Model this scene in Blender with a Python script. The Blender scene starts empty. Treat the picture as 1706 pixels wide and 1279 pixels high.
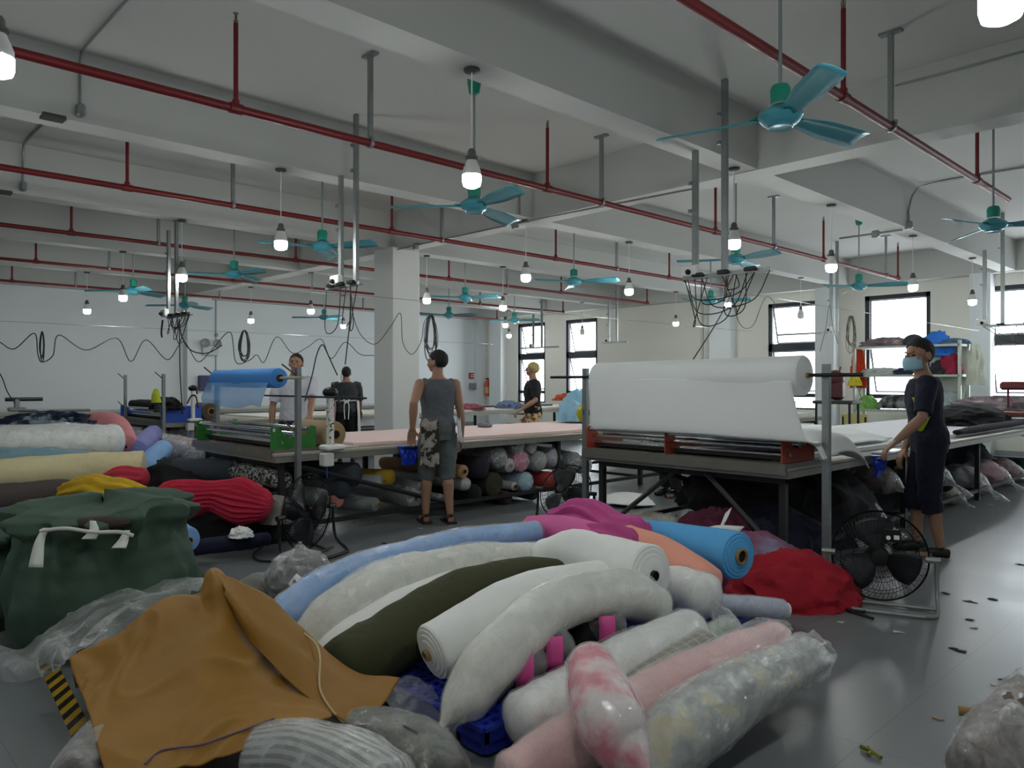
import bpy, math, random
from mathutils import Vector, noise, Matrix
sc = bpy.context.scene
col = sc.collection
random.seed(7)
# ---------------- camera, world, exposure ----------------
YAW = math.radians(46.27); SN, CS = math.sin(YAW), math.cos(YAW)
FP = 1260.0; CX = 853.0; HY = 637.0; CH = 1.4
cam = bpy.data.objects.new('camera', bpy.data.cameras.new('camera')); col.objects.link(cam)
cam.location = (0, 0, CH); cam.rotation_euler = (math.pi/2, 0, YAW)
cam.data.sensor_width = 36; cam.data.lens = FP/1706*36; cam.data.shift_y = -2.5/1706; cam.data.clip_start = .05
sc.camera = cam
w = bpy.data.worlds.new('sky'); sc.world = w; w.use_nodes = True
w.node_tree.nodes['Background'].inputs[0].default_value = (.86, .94, 1, 1)
w.node_tree.nodes['Background'].inputs[1].default_value = 7
sc.view_settings.view_transform = 'Standard'; sc.view_settings.look = 'None'
sc.view_settings.exposure = 0.5; sc.view_settings.gamma = 1
LAMP = 125.0
# ---------------- measuring helpers ----------------
def W(px, py, d):
    s = (px-CX)/FP*d
    return Vector((-SN*d+CS*s, CS*d+SN*s, CH-(py-HY)/FP*d))
def G(px, py, z=0): return W(px, py, (CH-z)*FP/(py-HY))
def XP(px, X, z):
    k = (px-CX)/FP; d = X/(-SN+CS*k); return Vector((X, d*(CS+SN*k), z))
def YP(px, Y, z):
    k = (px-CX)/FP; d = Y/(CS+SN*k); return Vector((d*(-SN+CS*k), Y, z))
def zx(px, py, X):
    k = (px-CX)/FP; return CH-(py-HY)/FP*X/(-SN+CS*k)
def zy(px, py, Y):
    k = (px-CX)/FP; return CH-(py-HY)/FP*Y/(CS+SN*k)
def XQ(px, py, X): return XP(px, X, zx(px, py, X))
def YQ(px, py, Y): return YP(px, Y, zy(px, py, Y))
def lerp(a, b, t): return a+(b-a)*t
def srgb(c):
    if isinstance(c, str): c = [int(c[i:i+2], 16)/255 for i in (0, 2, 4)]
    return tuple((x/12.92 if x < .04045 else ((x+.055)/1.055)**2.4) for x in c)+(1,)
# ---------------- materials ----------------
MC = {}
def nodes(name):
    m = bpy.data.materials.new(name); m.use_nodes = True; nt = m.node_tree
    return m, nt, nt.nodes['Principled BSDF'], nt.nodes.new, nt.links.new
def M(c, rough=.75, metal=0, bump=0, bs=30, var=.06, vs=6, sheen=0, coat=0, stretch=None):
    k = (str(c), rough, metal, bump, bs, var, vs, sheen, coat, stretch)
    if k in MC: return MC[k]
    m, nt, p, N, L = nodes('surface_%d' % len(MC))
    rc = srgb(c) if isinstance(c, str) else tuple(c)+(1,)
    tc = N('ShaderNodeTexCoord'); co = tc.outputs['Object']
    if stretch:
        mp = N('ShaderNodeMapping'); mp.inputs['Scale'].default_value = stretch; L(co, mp.inputs[0]); co = mp.outputs[0]
    if var:
        n = N('ShaderNodeTexNoise'); n.inputs['Scale'].default_value = vs; n.inputs['Detail'].default_value = 4; L(co, n.inputs['Vector'])
        mx = N('ShaderNodeMix'); mx.data_type = 'RGBA'; L(n.outputs['Fac'], mx.inputs['Factor'])
        mx.inputs[6].default_value = tuple(max(0, x*(1-var*1.6)) for x in rc[:3])+(1,)
        mx.inputs[7].default_value = tuple(min(1, x*(1+var*1.6)) for x in rc[:3])+(1,)
        L(mx.outputs[2], p.inputs['Base Color'])
    else: p.inputs['Base Color'].default_value = rc
    p.inputs['Roughness'].default_value = rough; p.inputs['Metallic'].default_value = metal
    if sheen: p.inputs['Sheen Weight'].default_value = sheen
    if coat: p.inputs['Coat Weight'].default_value = coat
    if bump:
        n2 = N('ShaderNodeTexNoise'); n2.inputs['Scale'].default_value = bs; n2.inputs['Detail'].default_value = 5; L(co, n2.inputs['Vector'])
        b = N('ShaderNodeBump'); b.inputs['Strength'].default_value = bump; b.inputs['Distance'].default_value = .02
        L(n2.outputs['Fac'], b.inputs['Height']); L(b.outputs[0], p.inputs['Normal'])
    MC[k] = m; return m
def cloth(c, **k): return M(c, rough=.9, bump=k.pop('bump', .55), bs=k.pop('bs', 14), sheen=0, **k)
def plastic(lo=.1, hi=.55, sc_=9, tint=(.93, .95, .95), spec=.12, st=(1, 1, 1)):
    k = ('plas', lo, hi, sc_, tint, spec, st)
    if k in MC: return MC[k]
    m, nt, p, N, L = nodes('clear_plastic_film'); out = nt.nodes['Material Output']
    tc = N('ShaderNodeTexCoord'); mp = N('ShaderNodeMapping'); mp.inputs['Scale'].default_value = st; L(tc.outputs['Object'], mp.inputs[0])
    n = N('ShaderNodeTexNoise'); n.inputs['Scale'].default_value = sc_*1.3; n.inputs['Detail'].default_value = 9; n.inputs['Roughness'].default_value = .62; n.inputs['Distortion'].default_value = .7
    L(mp.outputs[0], n.inputs['Vector'])
    mr = N('ShaderNodeMapRange'); mr.inputs[1].default_value = .44; mr.inputs[2].default_value = .82; mr.inputs[3].default_value = lo; mr.inputs[4].default_value = hi
    L(n.outputs['Fac'], mr.inputs[0])
    lw = N('ShaderNodeLayerWeight'); lw.inputs[0].default_value = .25
    ad = N('ShaderNodeMath'); ad.operation = 'MULTIPLY_ADD'; L(lw.outputs['Facing'], ad.inputs[0]); ad.inputs[1].default_value = .18; L(mr.outputs[0], ad.inputs[2]); ad.use_clamp = True
    b = N('ShaderNodeBump'); b.inputs['Strength'].default_value = 1.0; b.inputs['Distance'].default_value = .03; L(n.outputs['Fac'], b.inputs['Height'])
    p.inputs['Base Color'].default_value = tuple(tint)+(1,); p.inputs['Roughness'].default_value = .6
    t = N('ShaderNodeBsdfTransparent'); ms = N('ShaderNodeMixShader'); gl = N('ShaderNodeBsdfGlossy'); gl.inputs['Roughness'].default_value = spec; L(b.outputs[0], gl.inputs['Normal'])
    lw2 = N('ShaderNodeLayerWeight'); lw2.inputs[0].default_value = .3; L(b.outputs[0], lw2.inputs['Normal'])
    g2 = N('ShaderNodeMath'); g2.operation = 'MULTIPLY_ADD'; L(lw2.outputs['Fresnel'], g2.inputs[0]); g2.inputs[1].default_value = .3; g2.inputs[2].default_value = .02; g2.use_clamp = True
    m2 = N('ShaderNodeMixShader'); L(ad.outputs[0], ms.inputs[0]); L(t.outputs[0], ms.inputs[1]); L(p.outputs[0], ms.inputs[2])
    L(g2.outputs[0], m2.inputs[0]); L(ms.outputs[0], m2.inputs[1]); L(gl.outputs[0], m2.inputs[2]); L(m2.outputs[0], out.inputs[0])
    MC[k] = m; return m
def emis(c, s):
    m, nt, p, N, L = nodes('glowing_lamp')
    p.inputs['Base Color'].default_value = (1, 1, 1, 1); p.inputs['Emission Color'].default_value = tuple(c)+(1,); p.inputs['Emission Strength'].default_value = s
    return m
def ramp_mat(name, kind, c1, c2, scale, rough=.85, thr=.5, soft=.02, uv=False, vec=(1, 1, 1), c3=None, bump=0):
    m, nt, p, N, L = nodes(name)
    tc = N('ShaderNodeTexCoord'); mp = N('ShaderNodeMapping'); mp.inputs['Scale'].default_value = vec
    L(tc.outputs['UV' if uv else 'Object'], mp.inputs[0])
    if kind == 'noise': t = N('ShaderNodeTexNoise'); t.inputs['Detail'].default_value = 3
    elif kind == 'voronoi': t = N('ShaderNodeTexVoronoi')
    else: t = N('ShaderNodeTexWave'); t.bands_direction = kind
    t.inputs['Scale'].default_value = scale; L(mp.outputs[0], t.inputs['Vector'])
    r = N('ShaderNodeValToRGB'); L(t.outputs[0], r.inputs[0])
    e = r.color_ramp.elements; e[0].position = thr-soft; e[0].color = srgb(c1); e[1].position = thr+soft; e[1].color = srgb(c2)
    if c3: q = e.new(min(.98, thr+.13)); q.color = srgb(c3)
    L(r.outputs[0], p.inputs['Base Color']); p.inputs['Roughness'].default_value = rough
    return m
# ---------------- mesh helpers ----------------
class MB:
    def __init__(s): s.v = []; s.f = []; s.mi = []; s.uv = {}; s.cm = 0
    def add(s, v, f, uv=None):
        b = len(s.v); s.v += [Vector(x) for x in v]
        for q in f: s.f.append([i+b for i in q]); s.mi.append(s.cm)
        if uv:
            for i, t in enumerate(uv): s.uv[b+i] = t
        return s
    def box(s, c, d, rz=0, ry=0, rx=0, bev=0):
        c = Vector(c); hx, hy, hz = d[0]/2, d[1]/2, d[2]/2
        R = Matrix.Rotation(rz, 3, 'Z') @ Matrix.Rotation(ry, 3, 'Y') @ Matrix.Rotation(rx, 3, 'X')
        if not bev:
            v = [R @ Vector((x*hx, y*hy, z*hz))+c for x in (-1, 1) for y in (-1, 1) for z in (-1, 1)]
            return s.add(v, [(0, 1, 3, 2), (4, 6, 7, 5), (0, 4, 5, 1), (2, 3, 7, 6), (0, 2, 6, 4), (1, 5, 7, 3)])
        b = min(bev, hx*.9, hy*.9, hz*.9); v = []
        prof = [(hx-b, hy), (hx, hy-b), (hx, -hy+b), (hx-b, -hy), (-hx+b, -hy), (-hx, -hy+b), (-hx, hy-b), (-hx+b, hy)]
        for z, k in ((-hz, b), (-hz+b, 0), (hz-b, 0), (hz, b)):
            for x, y in prof: v.append(R @ Vector((x*(hx-k)/hx, y*(hy-k)/hy, z))+c)
        f = [tuple(range(7, -1, -1)), tuple(range(24, 32))]
        for j in range(3):
            for i in range(8): f.append((j*8+i, j*8+(i+1) % 8, j*8+8+(i+1) % 8, j*8+8+i))
        return s.add(v, f)
    def tube(s, pts, r, seg=10, cap=True, rz=1.0, twist=0, fn=None):
        pts = [Vector(p) for p in pts]; n = len(pts)
        if not isinstance(r, (list, tuple)): r = [r]*n
        v = []; uv = []; N0 = None; L = 0
        for i, p in enumerate(pts):
            t = (pts[min(i+1, n-1)]-pts[max(i-1, 0)])
            if t.length < 1e-9: t = Vector((0, 0, 1))
            t.normalize()
            if N0 is None:
                u = Vector((0, 0, 1)) if abs(t.z) < .95 else Vector((1, 0, 0))
                A = t.cross(u).normalized()
            else:
                A = (N0-t*N0.dot(t)).normalized()
            N0 = A; B = A.cross(t).normalized()
            if B.z < 0 and abs(t.z) < .9: pass
            if i: L += (pts[i]-pts[i-1]).length
            for k in range(seg):
                a = 2*math.pi*k/seg+twist; rr = r[i]
                q = p+A*math.cos(a)*rr+B*math.sin(a)*rr*rz
                if fn: q = fn(q, p, a, i/(n-1))
                v.append(q); uv.append((k/seg, L))
        f = []
        for i in range(n-1):
            for k in range(seg):
                a = i*seg+k; b = i*seg+(k+1) % seg; f.append((a, b, b+seg, a+seg))
        if cap: f += [tuple(range(seg-1, -1, -1)), tuple(range((n-1)*seg, n*seg))]
        return s.add(v, f, uv)
    def lathe(s, c, prof, seg=20, axis=Vector((0, 0, 1)), sx=1, sy=1):
        c = Vector(c); q = Vector((0, 0, 1)).rotation_difference(Vector(axis).normalized()).to_matrix()
        v = []
        for r, z in prof:
            for k in range(seg):
                a = 2*math.pi*k/seg; v.append(q @ Vector((r*math.cos(a)*sx, r*math.sin(a)*sy, z))+c)
        f = []
        for i in range(len(prof)-1):
            for k in range(seg):
                a = i*seg+k; b = i*seg+(k+1) % seg; f.append((a, b, b+seg, a+seg))
        if prof[0][0] > 1e-5: f.append(tuple(range(seg-1, -1, -1)))
        if prof[-1][0] > 1e-5: f.append(tuple(range((len(prof)-1)*seg, len(prof)*seg)))
        return s.add(v, f)
    def ell(s, c, r, seg=16, rings=10, R=None):
        c = Vector(c); v = []
        for i in range(rings+1):
            th = math.pi*i/rings
            for k in range(seg):
                a = 2*math.pi*k/seg
                q = Vector((r[0]*math.sin(th)*math.cos(a), r[1]*math.sin(th)*math.sin(a), r[2]*math.cos(th)))
                v.append((R @ q if R else q)+c)
        f = []
        for i in range(rings):
            for k in range(seg):
                a = i*seg+k; b = i*seg+(k+1) % seg; f.append((a, a+seg, b+seg, b))
        return s.add(v, f)
    def grid(s, P, closed=False, uvs=None):
        n = len(P); m = len(P[0]); v = [q for row in P for q in row]; f = []
        for i in range(n-1):
            for j in range(m if closed else m-1):
                a = i*m+j; b = i*m+(j+1) % m; f.append((a, b, b+m, a+m))
        uv = [(i/(n-1), j/(m-1)) for i in range(n) for j in range(m)]
        return s.add(v, f, uv)
    def build(s, name, mats, parent=None, smooth=True, local=False, center=True, flat=False, mods=None, origin=None):
        me = bpy.data.meshes.new(name); mats = mats if isinstance(mats, (list, tuple)) else [mats]
        off = Vector((0, 0, 0))
        if not local:
            if parent is not None:
                q = parent
                while q is not None: off = off+Vector(q.location); q = q.parent
            elif center and s.v:
                if origin is not None: off = Vector(origin)
                else:
                    xs = [p.x for p in s.v]; ys = [p.y for p in s.v]; zs = [p.z for p in s.v]
                    off = Vector(((min(xs)+max(xs))/2, (min(ys)+max(ys))/2, min(zs)))
        me.from_pydata([p-off for p in s.v], [], s.f)
        for m in mats: me.materials.append(m)
        if any(s.mi): me.polygons.foreach_set('material_index', s.mi)
        if s.uv:
            ul = me.uv_layers.new(name='UVMap')
            for lp in me.loops: ul.data[lp.index].uv = s.uv.get(lp.vertex_index, (0, 0))
        me.update()
        if smooth and not flat:
            me.polygons.foreach_set('use_smooth', [True]*len(me.polygons))
            try: me.set_sharp_from_angle(angle=math.radians(40))
            except Exception: pass
        o = bpy.data.objects.new(name, me); col.objects.link(o)
        if parent is not None: o.parent = parent
        elif not local: o.location = off
        for md in (mods or []):
            x = o.modifiers.new(md[0], md[0])
            for k, val in md[1].items(): setattr(x, k, val)
        return o
def tag(o, label=None, cat=None, group=None, kind=None):
    if label: o['label'] = label
    if cat: o['category'] = cat
    if group: o['group'] = group
    if kind: o['kind'] = kind
    return o
def struct(o): o['kind'] = 'structure'; return o
def thing(name, loc, label, cat, group=None, rz=0):
    o = bpy.data.objects.new(name, None); col.objects.link(o); o.location = loc; o.rotation_euler = (0, 0, rz); o.empty_display_size = .1
    return tag(o, label, cat, group)
def kids(o): return [c for c in bpy.data.objects if c.parent == o]
def copy_tree(o, parent=None):
    c = o.copy(); col.objects.link(c)
    if parent is not None: c.parent = parent
    for ch in list(o.children): copy_tree(ch, c)
    return c
def spline(pts, n):
    pts = [Vector(p) for p in pts]
    if len(pts) == 2: return [pts[0].lerp(pts[1], i/(n-1)) for i in range(n)]
    e = [pts[0]*2-pts[1]]+pts+[pts[-1]*2-pts[-2]]; out = []
    for i in range(n):
        t = i/(n-1)*(len(pts)-1); k = min(int(t), len(pts)-2); t -= k
        a, b, c, d = e[k:k+4]
        out.append(.5*((2*b)+(c-a)*t+(2*a-5*b+4*c-d)*t*t+(3*b-a-3*c+d)*t**3))
    return out
def sval(vals, t):
    if not isinstance(vals, (list, tuple)): return vals
    t = max(0, min(1, t))*(len(vals)-1); k = min(int(t), len(vals)-2); f = t-k; f = f*f*(3-2*f)
    return vals[k]*(1-f)+vals[k+1]*f
def nz(p, s=1): return noise.noise(Vector(p)*s)
# ---------------- cloth rolls ----------------
CORE = None
def roll(name, label, cat, pts, r, mat, e0='round', e1='round', plas=None, group=None, fold=0, nf=9, amp=.03, seg=28, n=None,
         squash=1.0, capmat=None, core=None, corer=.028, coremat=None, fs=3.0, zmin=None, pcol=None):
    """a roll or bundle of fabric along a path; ends: cut, tied, round"""
    C = spline(pts, 60); L = sum((C[i+1]-C[i]).length for i in range(59))
    n = n or max(10, min(46, int(L/.045)))
    C = spline(pts, n); sd = random.random()*50
    if fold >= .08: seg = max(seg, 84)
    R = [sval(r, i/(n-1)) for i in range(n)]
    def mk(grow, am, fo, ends, seg_):
        P = list(C); Q = [x+grow for x in R]; pre = []; post = []
        for which, e in ((0, ends[0]), (1, ends[1])):
            p = P[0] if which == 0 else P[-1]; t = (C[0]-C[1]) if which == 0 else (C[-1]-C[-2]); t.normalize(); rr = Q[0] if which == 0 else Q[-1]
            if e == 'tied' and t.z < -.12: t.z = -.12; t.normalize()
            lst = []
            if e == 'round': lst = [(p+t*rr*.55*math.sin(a), rr*math.cos(a)) for a in (.35, .7, 1.0, 1.25, 1.45, 1.56)]
            elif e == 'tied': lst = [(p+t*rr*k+Vector((0, 0, -rr*.25*k*k)), rr*q) for k, q in ((.3, .88), (.6, .66), (.9, .4), (1.15, .2), (1.3, .13), (1.5, .2), (1.85, .34), (2.2, .42))]
            elif e == 'cut': lst = [(p+t*.003, rr*.985), (p+t*.010, rr*.95), (p+t*.0105, rr*.86), (p+t*.016, rr*.83), (p+t*.0165, rr*.7), (p+t*.021, rr*.67), (p+t*.0215, rr*.5), (p+t*.025, rr*.47), (p+t*.0255, max(corer*1.02, rr*.12))]
            if which == 0: pre = lst[::-1]
            else: post = lst
        PP = [a for a, b in pre]+P+[a for a, b in post]; QQ = [b for a, b in pre]+Q+[b for a, b in post]
        m = MB(); a0 = len(pre); b0 = len(PP)-len(post)-1
        tot = len(PP)-1
        def fn(q, p, a, u):
            i = u*tot; ins = 1 if a0 <= i <= b0 else .35
            k = fo*ins*(math.sin(a*nf+3*nz(p*1.2+Vector((sd, 0, 0)), fs)+u*2)+.6*nz((math.cos(a)*3+u*4, math.sin(a)*3, sd+u*3), 1.7))
            d = (q-p); k2 = am*ins*(nz(q+Vector((sd, sd, 0)), 4.5)+.45*(.5-abs(nz(q+Vector((0, sd, sd)), 11))*2.5))
            q = p+d*(1+k+k2*3)
            if squash != 1: q.z = p.z+(q.z-p.z)*squash
            if zmin is not None and q.z < zmin: q.z = zmin+.002
            return q
        m.tube(PP, QQ, seg=seg_, fn=fn, cap=True)
        return m, (a0*seg_, b0*seg_)
    m, (fa, fb) = mk(0, amp, fold, (e0, e1), seg)
    mats = [mat]
    if capmat:
        mats.append(capmat)
        for i in range(len(m.f)):
            if i < fa or i >= fb: m.mi[i] = 1
    o = m.build(name, mats, origin=tuple(sum(C, Vector())/len(C))); tag(o, label, cat, group)
    for which, e in ((0, e0), (1, e1)):
        if e == 'cut' and core is not False:
            p = C[0] if which == 0 else C[-1]; t = (C[0]-C[1]) if which == 0 else (C[-1]-C[-2]); t.normalize()
            k = MB(); cr = corer
            k.lathe(p+t*.012, [(cr, -.1), (cr, .03), (cr*.78, .032), (cr*.78, -.1), (.0001, -.1)], 16, axis=t)
            k.cm = 1; k.lathe(p+t*.012, [(cr*.8, .0165), (.0001, .017)], 16, axis=t)  # dark disc paints the shade of the hollow core
            k.build('core_tube', [coremat or CORE, HOLE_SHADE], o)
    if plas:
        m2, _ = mk(.007, .05, .02, tuple('tied' if q == 'tied' or (plas == 'bag' and True) else 'round' for q in (e0, e1)), max(seg, 32))
        m2.build('plastic_wrap', pcol or plastic(), o)
    return o
def heap(name, label, cat, c, rx, ry, h, mat, rz=0, amp=.18, fs=2.2, seed=0, sub=5, group=None, parent=None, ridge=True, zf=None, power=1.0):
    import bmesh
    bm = bmesh.new(); bmesh.ops.create_icosphere(bm, subdivisions=sub, radius=1)
    R = Matrix.Rotation(rz, 3, 'Z'); c = Vector(c); m = MB(); vs = []
    sd = Vector((seed*3.7, seed*1.3, 5))
    for v in bm.verts:
        p = v.co.copy(); q = p*fs+sd; wv = noise.noise(q*.6); q2 = q+Vector((wv, -wv, wv))*1.2
        a = noise.noise(q2); k = (1-abs(a)*2.2) if ridge else a*1.4; k += .35*noise.noise(q2*2.7)
        p *= 1+amp*(k-.4); z = p.z
        if power != 1: z = math.copysign(abs(z)**power, z)
        if z < 0: z = z*.12; p.x *= 1.04; p.y *= 1.04
        if zf: z = zf(p, z)
        vs.append(R @ Vector((p.x*rx, p.y*ry, 0))+Vector((0, 0, max(z, -.02)*h))+c)
    m.add(vs, [[v.index for v in f.verts] for f in bm.faces]); bm.free()
    o = m.build(name, mat, parent, origin=tuple(c))
    if label and parent is None: tag(o, label, cat, group)
    return o
def patch(net, nu, nv, amp=.01, fs=6, seed=0, ridge=0):
    rows = [spline(r, nu) for r in net]; P = [[None]*nu for _ in range(nv)]
    for j in range(nu):
        cl = spline([r[j] for r in rows], nv)
        for i in range(nv): P[i][j] = cl[i]
    Q = [list(r) for r in P]
    for i in range(nv):
        for j in range(nu):
            a = P[min(i+1, nv-1)][j]-P[max(i-1, 0)][j]; b = P[i][min(j+1, nu-1)]-P[i][max(j-1, 0)]
            nn = a.cross(b)
            if nn.length > 1e-9: nn.normalize()
            q = P[i][j]*fs+Vector((seed, seed, 0)); wv = noise.noise(q*.5)
            k = noise.noise(q+Vector((wv, wv, wv))*1.5)
            if ridge: k = (1-abs(k)*2)*ridge+k*(1-ridge)
            Q[i][j] = P[i][j]+nn*amp*k
    return Q
def cable(mb, pts, r=.006, n=40, seg=5): mb.tube(spline(pts, n), r, seg)
def smoothmods(vox=.006, it=4, disp=0, dscale=.08):
    L = [('REMESH', dict(mode='VOXEL', voxel_size=vox, use_smooth_shade=True)), ('SMOOTH', dict(factor=.5, iterations=it))]
    if disp:
        t = bpy.data.textures.get('fold%g' % dscale) or bpy.data.textures.new('fold%g' % dscale, 'CLOUDS'); t.noise_scale = dscale; t.noise_depth = 2
        L.append(('DISPLACE', dict(texture=t, strength=disp, mid_level=.5)))
    return L
GALV = M('8b9090', .42, .75, .15, 40, .12, 9)
CHROME = M('d8dadc', .12, 1, 0, 0, 0)
STEEL = M('4c4a48', .5, .5, .1, 40, .15, 8)
BLACKM = M('141414', .4, .2, 0, 0, .05)
RUBBER = M('0f0f10', .6, 0, 0, 0, 0)
HOLE_SHADE = M('15110d', .9, 0, 0, 0, 0)  # dark tone standing for the shade inside core tubes
CORE = M('9c7f55', .85, 0, .2, 30, .1)
WHITEP = M('e6e6e2', .4, 0, 0, 0, .03)
# ================= the hall =================
CEIL, BB, PIPE = 4.05, 3.5, 3.33
XW, YW = -19.1, 16.8
wallm = M('e2e6e8', .8, 0, .05, 3, .035, .5)
ceilm = M('bfc0bc', .85, 0, .05, 3, .04, .4)
def floor_mat():
    m, nt, p, N, L = nodes('grey_floor_tiles')
    tc = N('ShaderNodeTexCoord'); mp = N('ShaderNodeMapping'); mp.inputs['Location'].default_value = (.38, .2, 0); L(tc.outputs['Object'], mp.inputs[0])
    b = N('ShaderNodeTexBrick'); b.offset = 0; b.inputs['Scale'].default_value = 1.0; b.inputs['Mortar Size'].default_value = .002; b.inputs['Brick Width'].default_value = .8; b.inputs['Row Height'].default_value = .8
    b.inputs['Color1'].default_value = srgb('74787a'); b.inputs['Color2'].default_value = srgb('787b7d'); b.inputs['Mortar'].default_value = srgb('626566'); L(mp.outputs[0], b.inputs['Vector'])
    n = N('ShaderNodeTexNoise'); n.inputs['Scale'].default_value = 1.3; n.inputs['Detail'].default_value = 6; L(tc.outputs['Object'], n.inputs['Vector'])
    mr = N('ShaderNodeMapRange'); mr.inputs[3].default_value = .8; mr.inputs[4].default_value = 1.12; L(n.outputs['Fac'], mr.inputs[0])
    mx = N('ShaderNodeMix'); mx.data_type = 'RGBA'; mx.blend_type = 'MULTIPLY'; mx.inputs['Factor'].default_value = 1; L(b.outputs['Color'], mx.inputs[6]); L(mr.outputs[0], mx.inputs[7])
    L(mx.outputs[2], p.inputs['Base Color'])
    r2 = N('ShaderNodeMapRange'); r2.inputs[3].default_value = .22; r2.inputs[4].default_value = .42; L(n.outputs['Fac'], r2.inputs[0]); L(r2.outputs[0], p.inputs['Roughness'])
    return m
X1, Y0 = 3.0, -3.6
struct(MB().box(((XW+X1)/2, (Y0+YW)/2, -.1), (X1-XW+.6, YW-Y0+.6, .2)).build('floor', floor_mat(), flat=True, origin=(0, 0, 0)))
struct(MB().box(((XW+X1)/2, (Y0+YW)/2, CEIL+.15), (X1-XW+.6, YW-Y0+.6, .3)).build('ceiling', ceilm, flat=True))
struct(MB().box((XW-.15, (Y0+YW)/2, CEIL/2), (.3, YW-Y0+.6, CEIL)).build('wall_left', wallm, flat=True))
struct(MB().box((X1+.15, (Y0+YW)/2, CEIL/2), (.3, YW-Y0+.6, CEIL)).build('wall_right', wallm, flat=True))
struct(MB().box(((XW+X1)/2, Y0-.15, CEIL/2), (X1-XW, .3, CEIL)).build('wall_back', wallm, flat=True))
# window wall: piers round real openings
def wx(px): return YP(px, YW, 0).x
WIN = [(wx(862), wx(908)), (wx(942), wx(995)), (wx(1279), wx(1368)), (wx(1440), wx(1550)), (wx(1641), wx(1641)+1.55), (wx(1641)+3.0, wx(1641)+4.5)]
WT, WB = 3.26, .78
m = MB(); x = XW
for a, b in WIN:
    m.box(((x+a)/2, YW+.15, (WT+WB)/2), (a-x, .3, WT-WB)); x = b
m.box(((x+X1)/2, YW+.15, (WT+WB)/2), (X1-x, .3, WT-WB))
m.box(((XW+X1)/2, YW+.15, (WT+CEIL)/2), (X1-XW, .3, CEIL-WT)); m.box(((XW+X1)/2, YW+.15, WB/2), (X1-XW, .3, WB))
struct(m.build('wall_front', M('e6e4da', .8, 0, .05, 3, .03, .5), flat=True))
darkf = M('33363a', .45, .4, 0, 0, .05)
glass = bpy.data.materials.new('window_glass'); glass.use_nodes = True
nt = glass.node_tree; nt.nodes.remove(nt.nodes['Principled BSDF'])
g1 = nt.nodes.new('ShaderNodeBsdfTransparent'); g2 = nt.nodes.new('ShaderNodeBsdfGlossy'); g2.inputs['Roughness'].default_value = .02
mm = nt.nodes.new('ShaderNodeMixShader'); mm.inputs[0].default_value = .06; nt.links.new(g1.outputs[0], mm.inputs[1]); nt.links.new(g2.outputs[0], mm.inputs[2]); nt.links.new(mm.outputs[0], nt.nodes['Material Output'].inputs[0])
for i, (a, b) in enumerate(WIN):
    fr = MB(); t = .09; yy = YW+.08
    for z0, z1 in ((2.22, WT), (1.06, 2.22)):
        fr.box(((a+b)/2, yy, z1-t/2), (b-a, .08, t)); fr.box(((a+b)/2, yy, z0+t/2), (b-a, .08, t))
    for xx in (a+t/2, b-t/2): fr.box((xx, yy, (WT+WB)/2), (t, .08, WT-WB))
    fr.box(((a+b)/2, yy, WB+.02), (b-a, .08, .04))
    for k in range(9): fr.tube([((a+(b-a)*(k+.5)/9), yy, WB), ((a+(b-a)*(k+.5)/9), yy, 1.1)], .008, 6)
    o = struct(fr.build('window_%d' % (i+1), darkf, flat=True))
    MB().box(((a+b)/2, yy, 2.75), (b-a-2*t, .008, .86)).build('pane', glass, o, flat=True)
    # the lower sash is pushed open at the bottom
    for z0, z1, tl in ((1.15, 2.13, .16 if i != 5 else 0), (2.31, WT-.09, .13 if i in (0, 1, 2, 4) else 0)):
        s = MB(); w2 = (b-a)-2*t; h = z1-z0; cx = (a+b)/2
        def pt(x, z): return Vector((cx+x, yy+.03+math.sin(tl*2)*(h-z), z1-(h-z)*math.cos(tl*2)))
        for p, q in ((pt(-w2/2, 0), pt(-w2/2, h)), (pt(w2/2, 0), pt(w2/2, h)), (pt(-w2/2, 0), pt(w2/2, 0)), (pt(-w2/2, h), pt(w2/2, h))): s.tube([p, q], .022, 4)
        so = s.build('sash', darkf, o, flat=True)
        MB().add([pt(-w2/2, 0), pt(w2/2, 0), pt(w2/2, h), pt(-w2/2, h)], [(0, 1, 2, 3)]).build('pane', glass, so, flat=True)
    pl = bpy.data.lights.new('daylight_%d' % i, 'AREA'); pl.shape = 'RECTANGLE'; pl.size = b-a; pl.size_y = WT-WB
    lo = bpy.data.objects.new('daylight', pl); col.objects.link(lo); lo.location = ((a+b)/2, YW+.32, (WT+WB)/2); lo.rotation_euler = (-math.pi/2, 0, 0); pl.cycles.is_portal = True
# beams and columns
k = 0
BX = [-.75, -3.83, -6.92, -9.97, -13.0, -15.9]
for x in BX+[2.3]:
    k += 1; struct(MB().box((x, (Y0+YW)/2, (CEIL+BB)/2), (.28, YW-Y0, CEIL-BB+.02)).build('trim_%d' % k, ceilm, flat=True)).name = 'ceiling_beam'
for y in (-2.6, 7.0, YW-.14):
    struct(MB().box(((XW+X1)/2, y, (CEIL+BB-.01)/2), (X1-XW, .3, CEIL-BB+.03)).build('ceiling_beam', ceilm, flat=True))
struct(MB().box((XW+.14, (Y0+YW)/2, (CEIL+BB)/2), (.28, YW-Y0, CEIL-BB+.02)).build('ceiling_beam', ceilm, flat=True))
struct(MB().box((-9.97, 7.0, BB/2), (.52, .52, BB), bev=.012).build('column', M('dfe0dd', .75, 0, .05, 3, .03, .6), flat=True))
for px, wd in ((1203, .75), (1383, .42), (1640, .35)):
    struct(MB().box((wx(px), YW-.15, BB/2), (wd, .3, BB)).build('wall_pilaster', wallm, flat=True))
struct(MB().box((XW+.12, 7.35, BB/2), (.24, .6, BB)).build('wall_pilaster', wallm, flat=True))
struct(MB().box((XW+.15, YW-.15, BB/2), (.3, .3, BB)).build('wall_pilaster', wallm, flat=True))
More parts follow.
